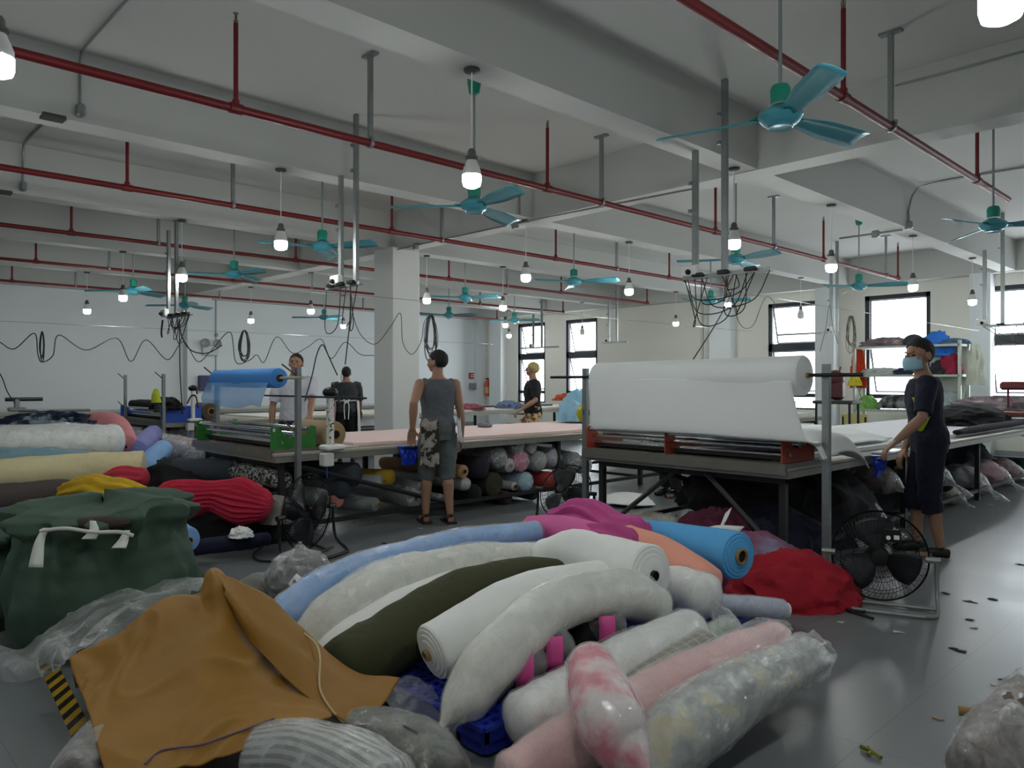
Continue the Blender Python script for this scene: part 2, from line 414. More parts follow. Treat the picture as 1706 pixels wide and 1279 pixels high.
struct(MB().box((wx(835), YW-.14, BB/2), (.55, .28, BB)).build('wall_pilaster', wallm, flat=True))
struct(MB().box((-6.9, -2.6, BB/2), (.5, .5, BB)).build('column', wallm, flat=True))
for n_, a, b in (('left', (XW+.006, Y0, .05), (XW+.006, YW, .05)), ('front', (XW, YW-.006, .05), (X1, YW-.006, .05))):
    A, B = Vector(a), Vector(b); struct(MB().box((A+B)/2, (abs(B.x-A.x)+.012, abs(B.y-A.y)+.012, .1)).build('baseboard_'+n_, M('9a9c9c', .5), flat=True))
# ---------------- red sprinkler pipes ----------------
red = M('6a1316', .45, .1, 0, 0, .1, 5)
brass = M('8a8478', .3, .8, 0, 0, 0)
def pipe(X, y0, y1, risers, hangers, lab, r=.031, endup=False):
    th = thing('sprinkler_pipe', (X, (y0+y1)/2, PIPE), lab, 'pipe', 'red sprinkler pipes under the ceiling')
    MB().tube([(X, y0, PIPE), (X, y1, PIPE)], r, 14).build('pipe_run', red, th)
    for px in risers:
        y = XP(px, X, 0).y
        if y > y1+.05 or y < y0: continue
        m = MB(); m.tube([(X, y, PIPE), (X, y, 3.93)], .017, 10); m.tube([(X, y-.045, PIPE), (X, y+.045, PIPE)], r*1.25, 12); m.tube([(X, y, PIPE), (X, y, PIPE+.06)], .026, 10)
        rs = m.build('riser', red, th)
        h = MB(); h.lathe((X, y, 3.93), [(.016, 0), (.016, .02), (.008, .03), (.007, .05), (.012, .055)], 10)
        h.tube([(X-.014, y, 3.95), (X-.016, y, 3.98), (X, y, 4.0)], .003, 5); h.tube([(X+.014, y, 3.95), (X+.016, y, 3.98), (X, y, 4.0)], .003, 5); h.lathe((X, y, 4.0), [(.02, 0), (.02, .003)], 12)
        h.build('sprinkler_head', brass, rs)
    for px in hangers:
        y = XP(px, X, 0).y
        if y > y1 or y < y0: continue
        m = MB(); m.box((X, y, (PIPE+CEIL)/2+.015), (.035, .035, CEIL-PIPE-.03)); m.box((X, y, CEIL-.01), (.16, .06, .02)); m.tube([(X, y-.015, PIPE), (X, y+.015, PIPE)], r*1.35, 12); m.box((X+.03, y, PIPE+.03), (.03, .03, .03))
        m.build('hanger', GALV, th)
    return th
ye = lambda px, X: XP(px, X, 0).y
pipe(-2.15, -3.4, 9.3, [1405, 1628, 1706], [1484, 1698], 'red sprinkler pipe passing the nearest ceiling fan at top right')
pipe(-5.2, -3.4, ye(1496, -5.2), [393, 912, 1192, 1372, 1496], [617, 1002, 1289, 1476], 'long red sprinkler pipe passing behind the nearest hanging bulb', .031)
pipe(-8.06, -3.4, ye(1210, -8.06), [212, 653, 926, 1115, 1210], [388, 736, 1027], 'red sprinkler pipe running just in front of the square column', .029)
pipe(-11.0, -3.4, ye(1078, -11.0), [119, 493, 748, 935, 1078], [264, 845], 'red sprinkler pipe running just behind the square column', .027)
pipe(-14.0, -3.4, ye(938, -14.0), [60, 388, 938, 800], [182, 520, 800], 'fourth red sprinkler pipe from the nearest fan', .024)
pipe(-17.0, -3.4, ye(830, -17.0), [20, 828], [126, 366, 605], 'red sprinkler pipe closest to the long blank wall', .024)
# ---------------- bulbs ----------------
lampm = emis((.95, 1, .985), LAMP)
def bulb(p, lab, on=True, zz=2.78, zt=BB, big=1.0):
    th = thing('pendant_bulb', (p.x, p.y, zt), lab, 'lamp', 'bare bulbs hanging in rows')
    x, y = 0, 0; dz = zz-zt
    MB().lathe((0, 0, -.035), [(.03, 0), (.052, .005), (.055, .02), (.05, .035)], 16).build('ceiling_rose', STEEL, th, local=True)
    MB().tube([(0, 0, -.03), (0, 0, dz+.15)], .005, 6).build('wire', WHITEP, th, local=True)
    MB().lathe((0, 0, dz), [(.034, .09), (.034, .11), (.042, .112), (.042, .125), (.03, .13), (.028, .16), (.02, .175), (.008, .18)], 16).build('socket', M('5b5a56', .5), th, local=True)
    s = big
    MB().lathe((0, 0, dz), [(.062*s, .0), (.061*s, .03), (.05*s, .06), (.036, .09), (.034, .10)], 20).build('bulb_neck', M('dededb', .35), th, local=True)
    MB().lathe((0, 0, dz), [(.001, -.085*s), (.03*s, -.083*s), (.055*s, -.07*s), (.062*s, -.045*s), (.063*s, 0)], 20).build('bulb_globe', lampm if on else M('e8e8e4', .3), th, local=True)
    return th
ordi = ['nearest the camera wall', 'second', 'third', 'fourth', 'fifth', 'sixth']
BL = [(786, 0, 'hanging bulb with the teal fan right behind it'), (468, 2, 'hanging bulb above the blue fabric roll'), (303, 3, 'hanging bulb beside the cable posts over the blue spreading machine'),
      (205, 4, 'hanging bulb just above a fan by the blank wall'), (145, 5, 'lowest bulb hanging over the white rolls by the blank wall'),
      (876, 2, 'hanging bulb just right of the square column with red pipe behind'), (1223, 1, 'hanging bulb beside the tall galvanised cable post'), (711, 3, 'hanging bulb against the edge of the square column'),
      (518, 4, 'hanging bulb above the man in the grey apron'), (418, 5, 'hanging bulb over the looped cables on the blank wall'), (572, 5, 'small hanging bulb left of the square column above the man with ties'),
      (1385, 1, 'hanging bulb under the long beam near the upper right window'), (1048, 2, 'hanging bulb above the white fabric roll'), (838, 3, 'hanging bulb below the teal fan beyond the column'),
      (1521, 1, 'hanging bulb in front of the shelf window'), (1212, 2, 'hanging bulb behind the cable-laden crossbar'), (1126, 3, 'hanging bulb before the plain far wall'),
      (1620, 1, 'hanging bulb beside the far beam end'), (842, 4, 'small hanging bulb near the fire extinguisher wall'), (848, 5, 'small dim bulb by the far corner')]
for px, bi, lab in BL:
    X = BX[1] if px == 786 else BX[bi]
    bulb(XP(px, X, 0), lab)
bulb(XP(-4, BX[1], 0), 'bulb cut off by the edge of the photo below the red pipe')
bulb(XP(1668, BX[0], 0), 'large bright bulb above the nearest ceiling fan blades', zz=2.79, big=1.15)
bulb(XP(1334, BX[2], 0), 'unlit bulb hanging in front of an open window', on=False, zz=2.75)
bulb(XP(970, BX[4], 0), 'unlit bulb hanging in front of the second far window', on=False, zz=2.72)
for q in ((BX[0], .8), (BX[1], -1.8), (BX[2], .8), (BX[0], 9.5)):  # unseen bulbs added on the lamp grid to brighten the near goods
    o = bulb(Vector((q[0], q[1], 0)), 'unseen bare bulb added to brighten the hall'); o['group'] = 'unseen added bulbs beside and behind the viewpoint'
# ---------------- ceiling fans ----------------
teal = M('4b9aa8', .3, .25, 0, 0, .05, coat=.3); green = M('12806c', .4, .1, 0, 0, .04)
def make_fan():
    th = thing('ceiling_fan', (0, 0, CEIL), 'teal', 'fan', 'teal ceiling fans')
    MB().lathe((0, 0, -.14), [(.025, 0), (.045, .01), (.06, .1), (.062, .14)], 18).build('canopy', green, th, local=True)
    MB().tube([(0, 0, -.1), (0, 0, -1.0)], .011, 8).build('down_rod', M('8d9698', .4, .6), th, local=True)
    MB().lathe((0, 0, -1.05), [(.055, .02), (.058, .1), (.048, .125), (.018, .135)], 18).build('collar', green, th, local=True)
    m = MB().lathe((0, 0, -1.14), [(.02, -.022), (.06, -.02), (.1, -.005), (.128, .03), (.12, .055), (.085, .08), (.05, .1)], 28)
    m.lathe((0, 0, -1.14), [(.062, -.026), (.068, -.03), (.074, -.026), (.068, -.015)], 28)
    m.build('motor', teal, th, local=True)
    for k in range(3):
        a = 2*math.pi*k/3; ca, sa = math.cos(a), math.sin(a); P = []
        for t in [i/10 for i in range(11)]:
            r = .11+.62*t; hw = .035+.04*min(1, t*2.2)
            if t > .95: hw *= .92
            row = []
            for u in (-1, -.5, 0, .5, 1):
                z = -1.115-.34*hw*u-.012*(1-u*u)*-1-.012*t
                row.append(Vector((ca*r-sa*hw*u, sa*r+ca*hw*u, z)))
            P.append(row)
        b = MB().grid(P).build('blade', teal, th, local=True, mods=[('SOLIDIFY', dict(thickness=.004))])
        MB().box((ca*.13, sa*.13, -1.1), (.08, .05, .012), rz=a).build('blade_iron', green, th, local=True)
    return th
fan0 = make_fan()
FL = [((1300, -2.1), -.763, 'nearest teal ceiling fan, hanging in front of the tall cable post'), ((790, -5.0), -.22, 'teal ceiling fan right behind the nearest hanging bulb'),
      ((537, -7.7), .35, 'teal ceiling fan between the twin cable posts and a bulb'), ((390, -10.5), .1, 'teal ceiling fan above the blue fabric roll'), ((222, -13.6), .0, 'teal ceiling fan below a bulb at the blank wall'),
      ((1655, -2.1), .25, 'teal ceiling fan at the upper right, green canopy on bare slab'), ((1226, -4.9), -.35, 'teal ceiling fan behind the tall cable post'), ((956, -7.7), .3, 'teal ceiling fan past the square column beside a bulb'),
      ((775, -10.5), .25, 'small teal ceiling fan just beyond the square column'), ((1431, -4.9), .1, 'teal ceiling fan above the shelf window'), ((1184, -7.7), .3, 'small teal fan below the crossbar tangled with cables'),
      ((857, -13.5), .2, 'tiny ceiling fan by the first far window'), ((748, -13.5), .3, 'tiny ceiling fan right of the column coil of cable'), ((540, -16), .0, 'tiny ceiling fan left of the column over the men'),
      ((308, -15.4), -.1, 'thin ceiling fan behind the third cable post')]
for i, ((px, X), a, lab) in enumerate(FL):
    o = fan0 if i == 0 else copy_tree(fan0)
    p = XP(px, X, CEIL); o.location = p; o.rotation_euler = (0, 0, a); o['label'] = lab
# ---------------- galvanised posts with socket bars ----------------
def posts(px1, px2, Y, zb, ztop2, x0, x1, lab, cables=0, seed=0):
    a = YP(px1, Y, 0); b = YP(px2, Y, 0)
    th = thing('cable_post', (a.x, Y, zb), lab, 'cable post')
    def channel(x, z1, nm):
        m = MB(); m.box((x, Y, (zb+z1)/2), (.05, .006, z1-zb)); m.box((x-.024, Y+.015, (zb+z1)/2), (.004, .035, z1-zb)); m.box((x+.024, Y+.015, (zb+z1)/2), (.004, .035, z1-zb))
        for q in (.3, .55): m.box((x-.045, Y, z1-q), (.03, .03, .03))
        m.build(nm, GALV, th, flat=True)
    channel(a.x, CEIL, 'post'); channel(b.x, ztop2, 'post')
    m = MB(); m.box(((x0+x1)/2, Y, zb), (x1-x0, .04, .012)); m.box(((x0+x1)/2, Y-.02, zb+.014), (x1-x0, .005, .035)); m.build('crossbar', GALV, th, flat=True)
    m = MB(); m.box((b.x-.02, Y-.03, zb+.075), (.16, .06, .1), bev=.01); so = m.build('socket_box', WHITEP, th)
    MB().ell((b.x-.02, Y-.075, zb+.06), (.025, .03, .025), 10, 6).build('plug', BLACKM, so)
    if cables:
        rnd = random.Random(seed); m = MB()
        for q in range(cables):
            xa = lerp(x0, x1, rnd.random()); xb = lerp(x0, x1, rnd.random()); dr = .1+.35*rnd.random()
            cable(m, [(xa, Y-.02, zb), (lerp(xa, xb, .3)-.05, Y-.05, zb-dr), (lerp(xa, xb, .7)+.05, Y-.04, zb-dr*.9), (xb, Y-.02, zb)], .005, 20)
        m.build('cable_bundle', RUBBER, th)
        for q in range(3):
            xa = lerp(x0, x1, .2+.3*q); MB().box((xa, Y-.04, zb+.03), (.11, .04, .035), bev=.006).build('socket_block', BLACKM, th)
    return th
posts(1206, 1157, 5.9, 2.33, BB, -3.9, -3.05, 'tall galvanised post pair with a cable-tangled bar before the long white roll', 9, 3)
posts(591, 566, 4.04, 2.36, BB, -7.0, -6.35, 'galvanised post pair holding a plug bar beside the square column', 3, 5)
posts(292, 279, 3.6, 2.24, 3.4, -10.25, -9.5, 'galvanised post pair over the blue spreading machine', 6, 8)
posts(1670, 1640, 13.7, 2.28, BB, -3.5, -2.3, 'galvanised post pair in front of the window at the edge of the photo', 3, 9)
posts(1394, 1384, 14.2, 2.33, BB, -7.2, -6.2, 'galvanised post in front of the slim pilaster near the shelf', 0)
posts(1027, 1014, 13.9, 2.32, 3.3, -11.45, -10.7, 'galvanised post pair before the bare far wall', 0)
posts(902, 888, 14.2, 2.3, 3.2, -14.5, -13.1, 'galvanised post pair in front of the first far window', 0)
# ---------------- conduits, cables, wall fittings ----------------
def conduit(pts, lab, boxes=(), r=.011, mat=None):
    o = MB(); cable(o, pts, r, 60, 8); o = tag(o.build('conduit', mat or GALV), lab, 'conduit')
    for b in boxes: MB().box(b, (.1, .06, .1), bev=.012).build('junction_box', GALV, o)
    return o
def bend(p, q, s, rr=.15):
    p, q, s = Vector(p), Vector(q), Vector(s); a = q+(p-q).normalized()*rr; b = q+(s-q).normalized()*rr
    return [p, p.lerp(a, .5), a, q.lerp((a+b)/2, .5), b, b.lerp(s, .5), s]
for px, X, lab in ((133, -6.78, 'bent conduit ending in a box on a beam, above the second red pipe'), (38, -9.83, 'small conduit and box on a beam between second and third red pipe')):
    p = XP(px, X+.02, 0)
    conduit(bend((X+2.2, p.y, CEIL-.015), (X+.02, p.y, CEIL-.015), (X+.02, p.y, 3.62)), lab, [(X+.03, p.y, 3.57)])
    o = MB().box((X-.02, p.y+.12-.3, 3.485), (.12, .16, .03)); o = tag(o.build('emergency_light', STEEL, flat=True), 'small dark fixture under the beam beside '+('the lower' if X < -8 else 'the upper')+' conduit box', 'light fixture')
conduit([(-.2, 6.82, 3.93), (-2.4, 6.82, 3.93)], 'straight conduit running along the cross beam at upper right', (), .009)
p = XP(1514, -3.67, 0)
conduit(bend((-.9, p.y, CEIL-.02), (-3.67, p.y, CEIL-.02), (-3.67, p.y, 3.57), .3), 'conduit curving down the beam side before the shelf', [(-3.67, p.y, 3.52)], .014)
conduit([(-3.75, p.y+.0, 3.47), (-4.6, p.y-.0, 3.47)], 'short conduit stub under the long beam', [(-4.1, p.y, 3.46)], .014)
a = YQ(845, 376, 6.8); b = YQ(700, 403, 6.8)
conduit([XP(1010, -6.75, 3.93), XP(870, -6.75, 3.93), XP(866, -6.75, 3.75), XP(866, -6.75, 3.5)], 'thin conduit dropping down the beam right of the nearest bulb')
conduit([(-4.4, 6.82, 3.42), (-6.9, 6.82, 3.46), (-9.7, 6.82, 3.46)], 'conduit under the cross beam leading to the square column', [(-7.05, 6.8, 3.44), (-9.2, 6.8, 3.44)])
conduit([(-18.97, 7.8, 3.5), (-18.97, 7.8, 2.2), (-18.97, 7.8, .8)], 'vertical conduit on the blank wall beside the pilaster', [(-18.95, 7.8, 2.6)], .02)
for dx in (-.14, .0): conduit([(wx(1190)+dx, YW-.34, 3.5), (wx(1190)+dx, YW-.34, .1)], ('left' if dx else 'right')+' vertical pipe of the pair on the wide far pilaster', (), .035, M('b9bdb0', .5))
def hang(pts, X, name, lab, cat, r=.006, coil=None, mat=None, n=None):
    m = MB(); P = [XQ(a, b, X) for a, b in pts]; 
    if P: cable(m, P, r, n or len(P)*9)
    if coil:
        for (cx, cy, hw, hh, k) in coil:
            c = XQ(cx, cy, X); sc_ = abs((XQ(cx, cy+hh, X)-c).z)
            wdt = (XP(cx+hw, X, 0)-XP(cx, X, 0)).y
            for i in range(k):
                f = .55+.5*i/k; g = .75+.35*random.random()
                loop = [c+Vector((.02*math.sin(i*2.3+a), math.sin(a)*wdt*f*(.55+.45*(1-math.cos(a))/2), sc_*(1-g)+math.cos(a)*sc_*g)) for a in [q*math.pi/8 for q in range(17)]]
                cable(m, loop, r*.9, 40)
    return tag(m.build(name, mat or RUBBER), lab, cat)
cg = M('34383c', .6)
hang([(-20, 560), (0, 570), (24, 581), (57, 555), (63, 590), (70, 603), (88, 592), (98, 558), (143, 583), (194, 563), (218, 602), (243, 566), (279, 599), (305, 569), (329, 602), (350, 586), (383, 553), (393, 603), (415, 600), (428, 591), (440, 603), (461, 561), (487, 588), (511, 579), (535, 565), (552, 597), (575, 570), (600, 590), (625, 592)], -13.2, 'power_cable', 'thin dark cable hanging in waves before the blank wall', 'cable', .008, [(70, 578, 5, 26, 4), (407, 578, 12, 28, 7)], cg)
hang([(583, 475), (586, 515), (600, 556), (625, 573), (650, 545), (667, 522), (671, 570), (686, 590), (701, 570), (706, 540), (712, 528)], -7.1, 'power_cable', 'dark cable looping across the square column to a coil', 'cable', .0045, [(718, 560, 13, 36, 10)], M('4a4a48', .6))
hang([(584, 478), (583, 530), (578, 580), (575, 607)], -7.15, 'power_cable', 'dark cable dropping towards the man in the apron', 'cable', .007)
hang([(508, 668), (520, 625), (528, 590), (537, 574), (546, 590), (556, 612), (562, 625)], -7.3, 'power_cable', 'dark cable arched above the pink covered table', 'cable', .007)
hang([(298, 531), (303, 560), (318, 583), (345, 588), (370, 575)], -10.3, 'power_cable', 'black cable sagging from the bar over the blue machine', 'cable', .008)
hang([(271, 533), (269, 553), (270, 562)], -10.1, 'power_plug_cord', 'short black cord with a plug hanging under the bar', 'cable', .012)
hang([(296, 535), (299, 560), (300, 620), (303, 672), (304, 690)], -10.4, 'power_cable', 'cable running straight down to the blue machine', 'cable', .007)
hang([(-10, 610), (3, 628), (12, 652), (25, 672)], -13.5, 'power_cable', 'cable descending to the wall table at the photo edge', 'cable', .008)
hang([(1226, 455), (1217, 490), (1195, 535), (1150, 606)], -3.9, 'power_cable', 'black cable slanting down behind the white roll', 'cable', .006)
hang([(1223, 512), (1232, 538), (1243, 547), (1256, 540), (1268, 510), (1277, 494), (1287, 500), (1295, 515), (1299, 528)], -4.3, 'power_cable', 'thin cable looping beside an open window', 'cable', .004, None, cg)
hang([(1366, 585), (1376, 545), (1382, 508), (1388, 545), (1396, 572)], -5.6, 'power_cable', 'thin cable hung in a point by the slim pilaster', 'cable', .005, [(1418, 556, 10, 30, 8)], M('5b5a45', .6))
hang([], -3.4, 'power_cable', 'coil of thin cables hanging before the window at photo edge', 'cable', .0035, [(1662, 572, 7, 28, 4)], M('4c4c48', .6))
hang([], -3.4, 'power_cable', 'shorter cable coil at the extreme photo edge before the window', 'cable', .0035, [(1692, 565, 7, 22, 4)], M('4c4c48', .6))
for X, y0, y1, z, lab in ((-13.2, 0, 12, 2.3, 'blank wall'), (-7.1, 3.9, 13, 2.35, 'pink covered table'), (-3.9, 5.9, 15, 2.3, 'white roll table')):
    tag(MB().tube([(X, y0, z), (X, y1, z)], .003, 5).build('support_wire', GALV), 'taut thin wire carrying cables over the '+lab.replace('blank wall', 'table by the blank wall'), 'wire')
# wall fittings
th = thing('fire_extinguisher', YP(812, YW-.13, .95), 'red fire extinguisher on the far wall corner left of the windows', 'fire extinguisher')
MB().lathe((0, 0, 0), [(.05, 0), (.085, .02), (.085, .42), (.06, .5), (.03, .53)], 18).build('cylinder_body', M('c2471e', .35), th, local=True)
MB().lathe((0, 0, .1), [(.087, 0), (.087, .2)], 18).build('label_band', M('d8a070', .6), th, local=True)
m = MB(); m.box((0, 0, .57), (.03, .1, .05)); m.tube([(0, .04, .55), (.1, .03, .5), (.11, 0, .2)], .012, 6); m.build('handle', BLACKM, th, local=True)
MB().box((0, .1, .25), (.16, .08, .5)).build('bracket', GALV, th, local=True)
p = XQ(789, 643, XW+.07); tag(MB().box(p, (.14, .3, .2), bev=.015).build('switch_box', M('85888c', .5)), 'grey switch box left of the fire extinguisher', 'switch box')
p = XQ(787, 626, XW+.012)
o = tag(MB().box(p, (.02, .3, .2)).build('warning_sign', M('b3262a', .5), flat=True), 'red and white sign above the grey switch box', 'sign')
m = MB(); [m.box(p+Vector((.012, 0, dz)), (.004, .2, .03)) for dz in (.04, -.03)]; m.build('sign_text', WHITEP, o, flat=True)
th = thing('emergency_light', XQ(350, 577, -18.8), 'white twin-head emergency light on the blank wall', 'emergency light')
MB().box((0, 0, -.1), (.1, .4, .26), bev=.02).build('housing', M('c9cac8', .5), th, local=True)
for s in (-.15, .15): MB().lathe((.05, s, .08), [(.09, 0), (.11, .03), (.1, .05), (.08, .03), (.001, .02)], 16, axis=(1, 0, 0)).build('lamp_head', M('8d8f90', .3), th, local=True)
o = tag(MB().box(XQ(341, 638, -18.8), (.14, .3, .38), bev=.02).build('meter_box', M('3d3e66', .5)), 'dark purple box on the wall behind the blue roll', 'wall box')
# ---------------- tables ----------------
topm = M('a9a596', .3, 0, .05, 8, .08, 2); edgem = M('8d8c84', .4, .4, .1, 20, .12)
DK = M('2c2b2c', .55, .3, .1, 30, .2)
def table(x0, x1, y0, y1, lab, legs, z=.78, shelf=True):
    th = thing('cutting_table', ((x0+x1)/2, (y0+y1)/2, 0), lab, 'table')
    MB().box(((x0+x1)/2, (y0+y1)/2, z-.015), (x1-x0, y1-y0, .03), bev=.006).build('table_top', topm, th)
    m = MB(); cx, cy = (x0+x1)/2, (y0+y1)/2
    for x in (x0+.02, x1-.02): m.box((x, cy, z-.055), (.04, y1-y0, .05))
    for y in (y0+.02, y1-.02): m.box((cx, y, z-.055), (x1-x0-.08, .04, .05))
    m.build('edge_frame', edgem, th, flat=True)
    for y in legs:
        for x in (x0+.1, x1-.1): MB().box((x, y, (z-.08)/2), (.05, .05, z-.08)).build('leg', DK, th, flat=True)
        MB().box((cx, y, z-.11), (x1-x0-.15, .04, .05)).build('rail', DK, th, flat=True)
        MB().box((cx, y, .12), (x1-x0-.25, .035, .035)).build('rail', DK, th, flat=True)
    if shelf:
        for x in (x0+.1, x1-.1): MB().box((x, (legs[0]+legs[-1])/2, .12), (.04, legs[-1]-legs[0], .04)).build('side_rail', DK, th, flat=True)
    return th
T1 = table(-4.5, -2.57, 5.22, 15.2, 'long cutting table under the white fabric roll', (5.35, 7.8, 10.2, 12.6, 15))
def brace(th, a, b, r=.022): MB().tube([a, b], r, 4).build('brace', M('3b3c3d', .5, .3), th, flat=True)
brace(T1, (-4.38, 5.3, .06), (-3.55, 5.3, .7)); brace(T1, (-3.3, 5.3, .68), (-2.65, 5.3, .1)); brace(T1, (-4.3, 5.5, .7), (-3.4, 6.8, .2))
T2 = table(-7.95, -6.15, 3.05, 14, 'long cutting table spread with pink fabric', (3.15, 5.05, 6.75, 8.4, 11, 13.8))
brace(T2, (-7.2, 3.12, .68), (-6.45, 3.12, .08)); brace(T2, (-7.75, 3.12, .1), (-7.1, 3.12, .68)); brace(T2, (-6.22, 3.2, .68), (-6.22, 5.0, .14))
T3 = table(-14.4, -12.2, 4.2, 15.5, 'cutting table beyond the column with the blue spreading machine', (4.3, 7, 9.6, 12.4, 15.3))
brace(T3, (-14.2, 4.25, .1), (-13.2, 4.25, .68)); brace(T3, (-13.1, 4.25, .68), (-12.4, 4.25, .1))
T4 = table(-18.9, -17.4, 1.0, 13, 'narrow table along the blank wall', (1.1, 4, 7, 10, 12.9))
# ---------------- spreading machines ----------------
def machine(xa, xb, y0, y1, bmat, lab, xs, posts_, rod=None, z0=.78, topz=1.53, hooks=True):
    th = thing('spreading_machine', ((xa+xb)/2, y0, z0), lab, 'fabric spreading machine')
    m = MB(); m.box(((xa+xb)/2, (y0+y1)/2, z0+.015), (xb-xa+.06, y1-y0+.04, .03)); m.box(((xa+xb)/2, y0-.01, z0-.02), (xb-xa+.06, .03, .06)); m.build('base_board', M('77756c', .4, .4, .1, 20, .15), th, flat=True)
    def plate(x):
        prof = [(0, 0), (1, 0), (1, .95), (.88, 1), (.8, .62), (.58, .5), (.42, .5), (.3, .62), (.16, 1), (.06, 1), (0, .93)]
        m = MB(); n = len(prof); v = []
        for s in (-.006, .006):
            for u, h in prof: v.append((x+s, lerp(y0, y1, u), z0+.03+.2*h))
        m.add(v, [tuple(range(n)), tuple(range(2*n-1, n-1, -1))]+[(i, n+i, n+(i+1) % n, (i+1) % n) for i in range(n)])
        m.build('side_bracket', bmat, th, flat=True)
    for x in xs: plate(x)
    L = y1-y0
    for (u, h, r) in ((.06, .2, .017), (.14, .14, .014), (.22, .085, .014), (.5, .155, .024), (.8, .2, .02)):
        MB().tube([(xa, y0+L*u, z0+h), (xb, y0+L*u, z0+h)], r, 14).build('roller_tube', CHROME, th)
    MB().box(((xa+xb)/2, (y0+y1)/2+.04, z0+.06), (xb-xa-.04, L*.7, .03)).build('tray', M('2e2723', .6), th, flat=True)
    for i, (x, y) in enumerate(posts_):
        m = MB(); m.box((x, y, topz/2), (.05, .006, topz)); m.box((x-.023, y+.018, topz/2), (.005, .04, topz)); m.box((x+.023, y+.018, topz/2), (.005, .04, topz))
        po = m.build('upright_post', GALV, th, flat=True)
        if hooks:
            for z in (topz-.06, topz-.55): MB().tube([(x, y-.01, z), (x-.14, y-.06, z+.09)], .007, 6).build('hook', STEEL, po)
    return th
green_b = M('2c7d2e', .45, 0, 0, 0, .05); orange_b = M('a5422a', .5, 0, .1, 20, .15); blue_b = M('2450b8', .4, 0, 0, 0, .04)
m1 = machine(-4.47, -2.6, 5.2, 5.72, orange_b, 'fabric spreading machine with orange brackets carrying the white roll', (-4.46, -3.62, -2.61), ((-2.32, 5.27), (-4.55, 5.27)), hooks=False)
m2 = machine(-7.95, -6.25, 3.06, 3.5, green_b, 'fabric spreading machine with green brackets carrying the blue roll', (-7.93, -6.27), ((-6.07, 3.2), (-7.8, 3.2)))
m3 = machine(-14.35, -12.25, 4.2, 4.7, blue_b, 'fabric spreading machine with bright blue side panel by the wall', (-14.3, -12.26), ((-12.02, 4.12), (-14.1, 4.2)))
MB().box((-12.2, 4.47, .9), (.02, .62, .26)).build('side_panel', blue_b, m3, flat=True)
# axles
MB().tube([(-2.05, 5.25, 1.452), (-2.5, 5.25, 1.452)], .014, 10).build('axle', BLACKM, m1)
MB().tube([(-4.3, 5.25, 1.45), (-4.95, 5.25, 1.45)], .014, 10).build('axle', BLACKM, m1)
MB().tube([(-5.95, 3.2, 1.44), (-6.5, 3.2, 1.44)], .014, 10).build('axle', M('b9b9a0', .4, .3), m2)
MB().tube([(-5.35, 3.45, 1.27), (-7.2, 3.45, 1.27)], .009, 8).build('guide_rod', BLACKM, m2)
# white roll with hanging web
wcl = M('e7e9e6', .85, 0, .08, 6, .02, 2, sheen=.1)
o = roll('fabric_roll', 'wide white fabric roll mounted on the orange bracket machine', 'fabric roll', [(-4.36, 5.25, 1.44), (-3.4, 5.25, 1.444), (-2.47, 5.25, 1.45)], [.135, .14, .145], wcl, 'cut', 'cut', amp=.004, seg=48, n=30, corer=.02)
net = []
for z, y, xl, xr in ((1.42, 5.105, -4.35, -2.49), (1.3, 5.1, -4.34, -2.47), (1.15, 5.09, -4.33, -2.43), (1.02, 5.085, -4.32, -2.38), (.985, 5.12, -4.3, -2.33), (.99, 5.25, -4.3, -2.33)):
    net.append([Vector((lerp(xl, xr, u), y+.015*math.sin(u*5+z*3), z+.012*math.sin(u*4))) for u in (0, .2, .4, .6, .8, 1)])
MB().grid(patch(net, 60, 40, .006, 3)).build('hanging_web', M('e9ebe8', .85, 0, .05, 6, .02, 2), o, mods=[('SOLIDIFY', dict(thickness=.003))])
# blue roll with translucent web
bl = cloth('4f92dc', bump=.1)
o = roll('fabric_roll', 'bright blue fabric roll mounted above the green machine', 'fabric roll', [(-7.75, 3.2, 1.44), (-7.1, 3.2, 1.44), (-6.4, 3.2, 1.44)], [.085, .09, .09], bl, 'cut', 'cut', amp=.012, seg=36, n=26, corer=.035, core=True, coremat=M('5a4a38'))
tb, nt_, p_, N_, L_ = nodes('sheer_blue_fabric'); p_.inputs['Base Color'].default_value = srgb('7fb6ee'); p_.inputs['Roughness'].default_value = .8
t_ = N_('ShaderNodeBsdfTransparent'); x_ = N_('ShaderNodeMixShader'); x_.inputs[0].default_value = .72; L_(t_.outputs[0], x_.inputs[1]); L_(p_.outputs[0], x_.inputs[2]); L_(x_.outputs[0], nt_.nodes['Material Output'].inputs[0])
net = []
for z, y, xl, xr in ((1.4, 3.11, -7.76, -6.42), (1.32, 3.1, -7.85, -6.42), (1.24, 3.09, -7.9, -6.44), (1.17, 3.1, -7.88, -6.5)):
    net.append([Vector((lerp(xl, xr, u), y+.02*math.sin(u*9+z*7), z+(.02*math.sin(u*9) if z < 1.2 else 0))) for u in (0, .2, .4, .6, .8, 1)])
MB().grid(patch(net, 50, 20, .012, 5)).build('hanging_web', tb, o)
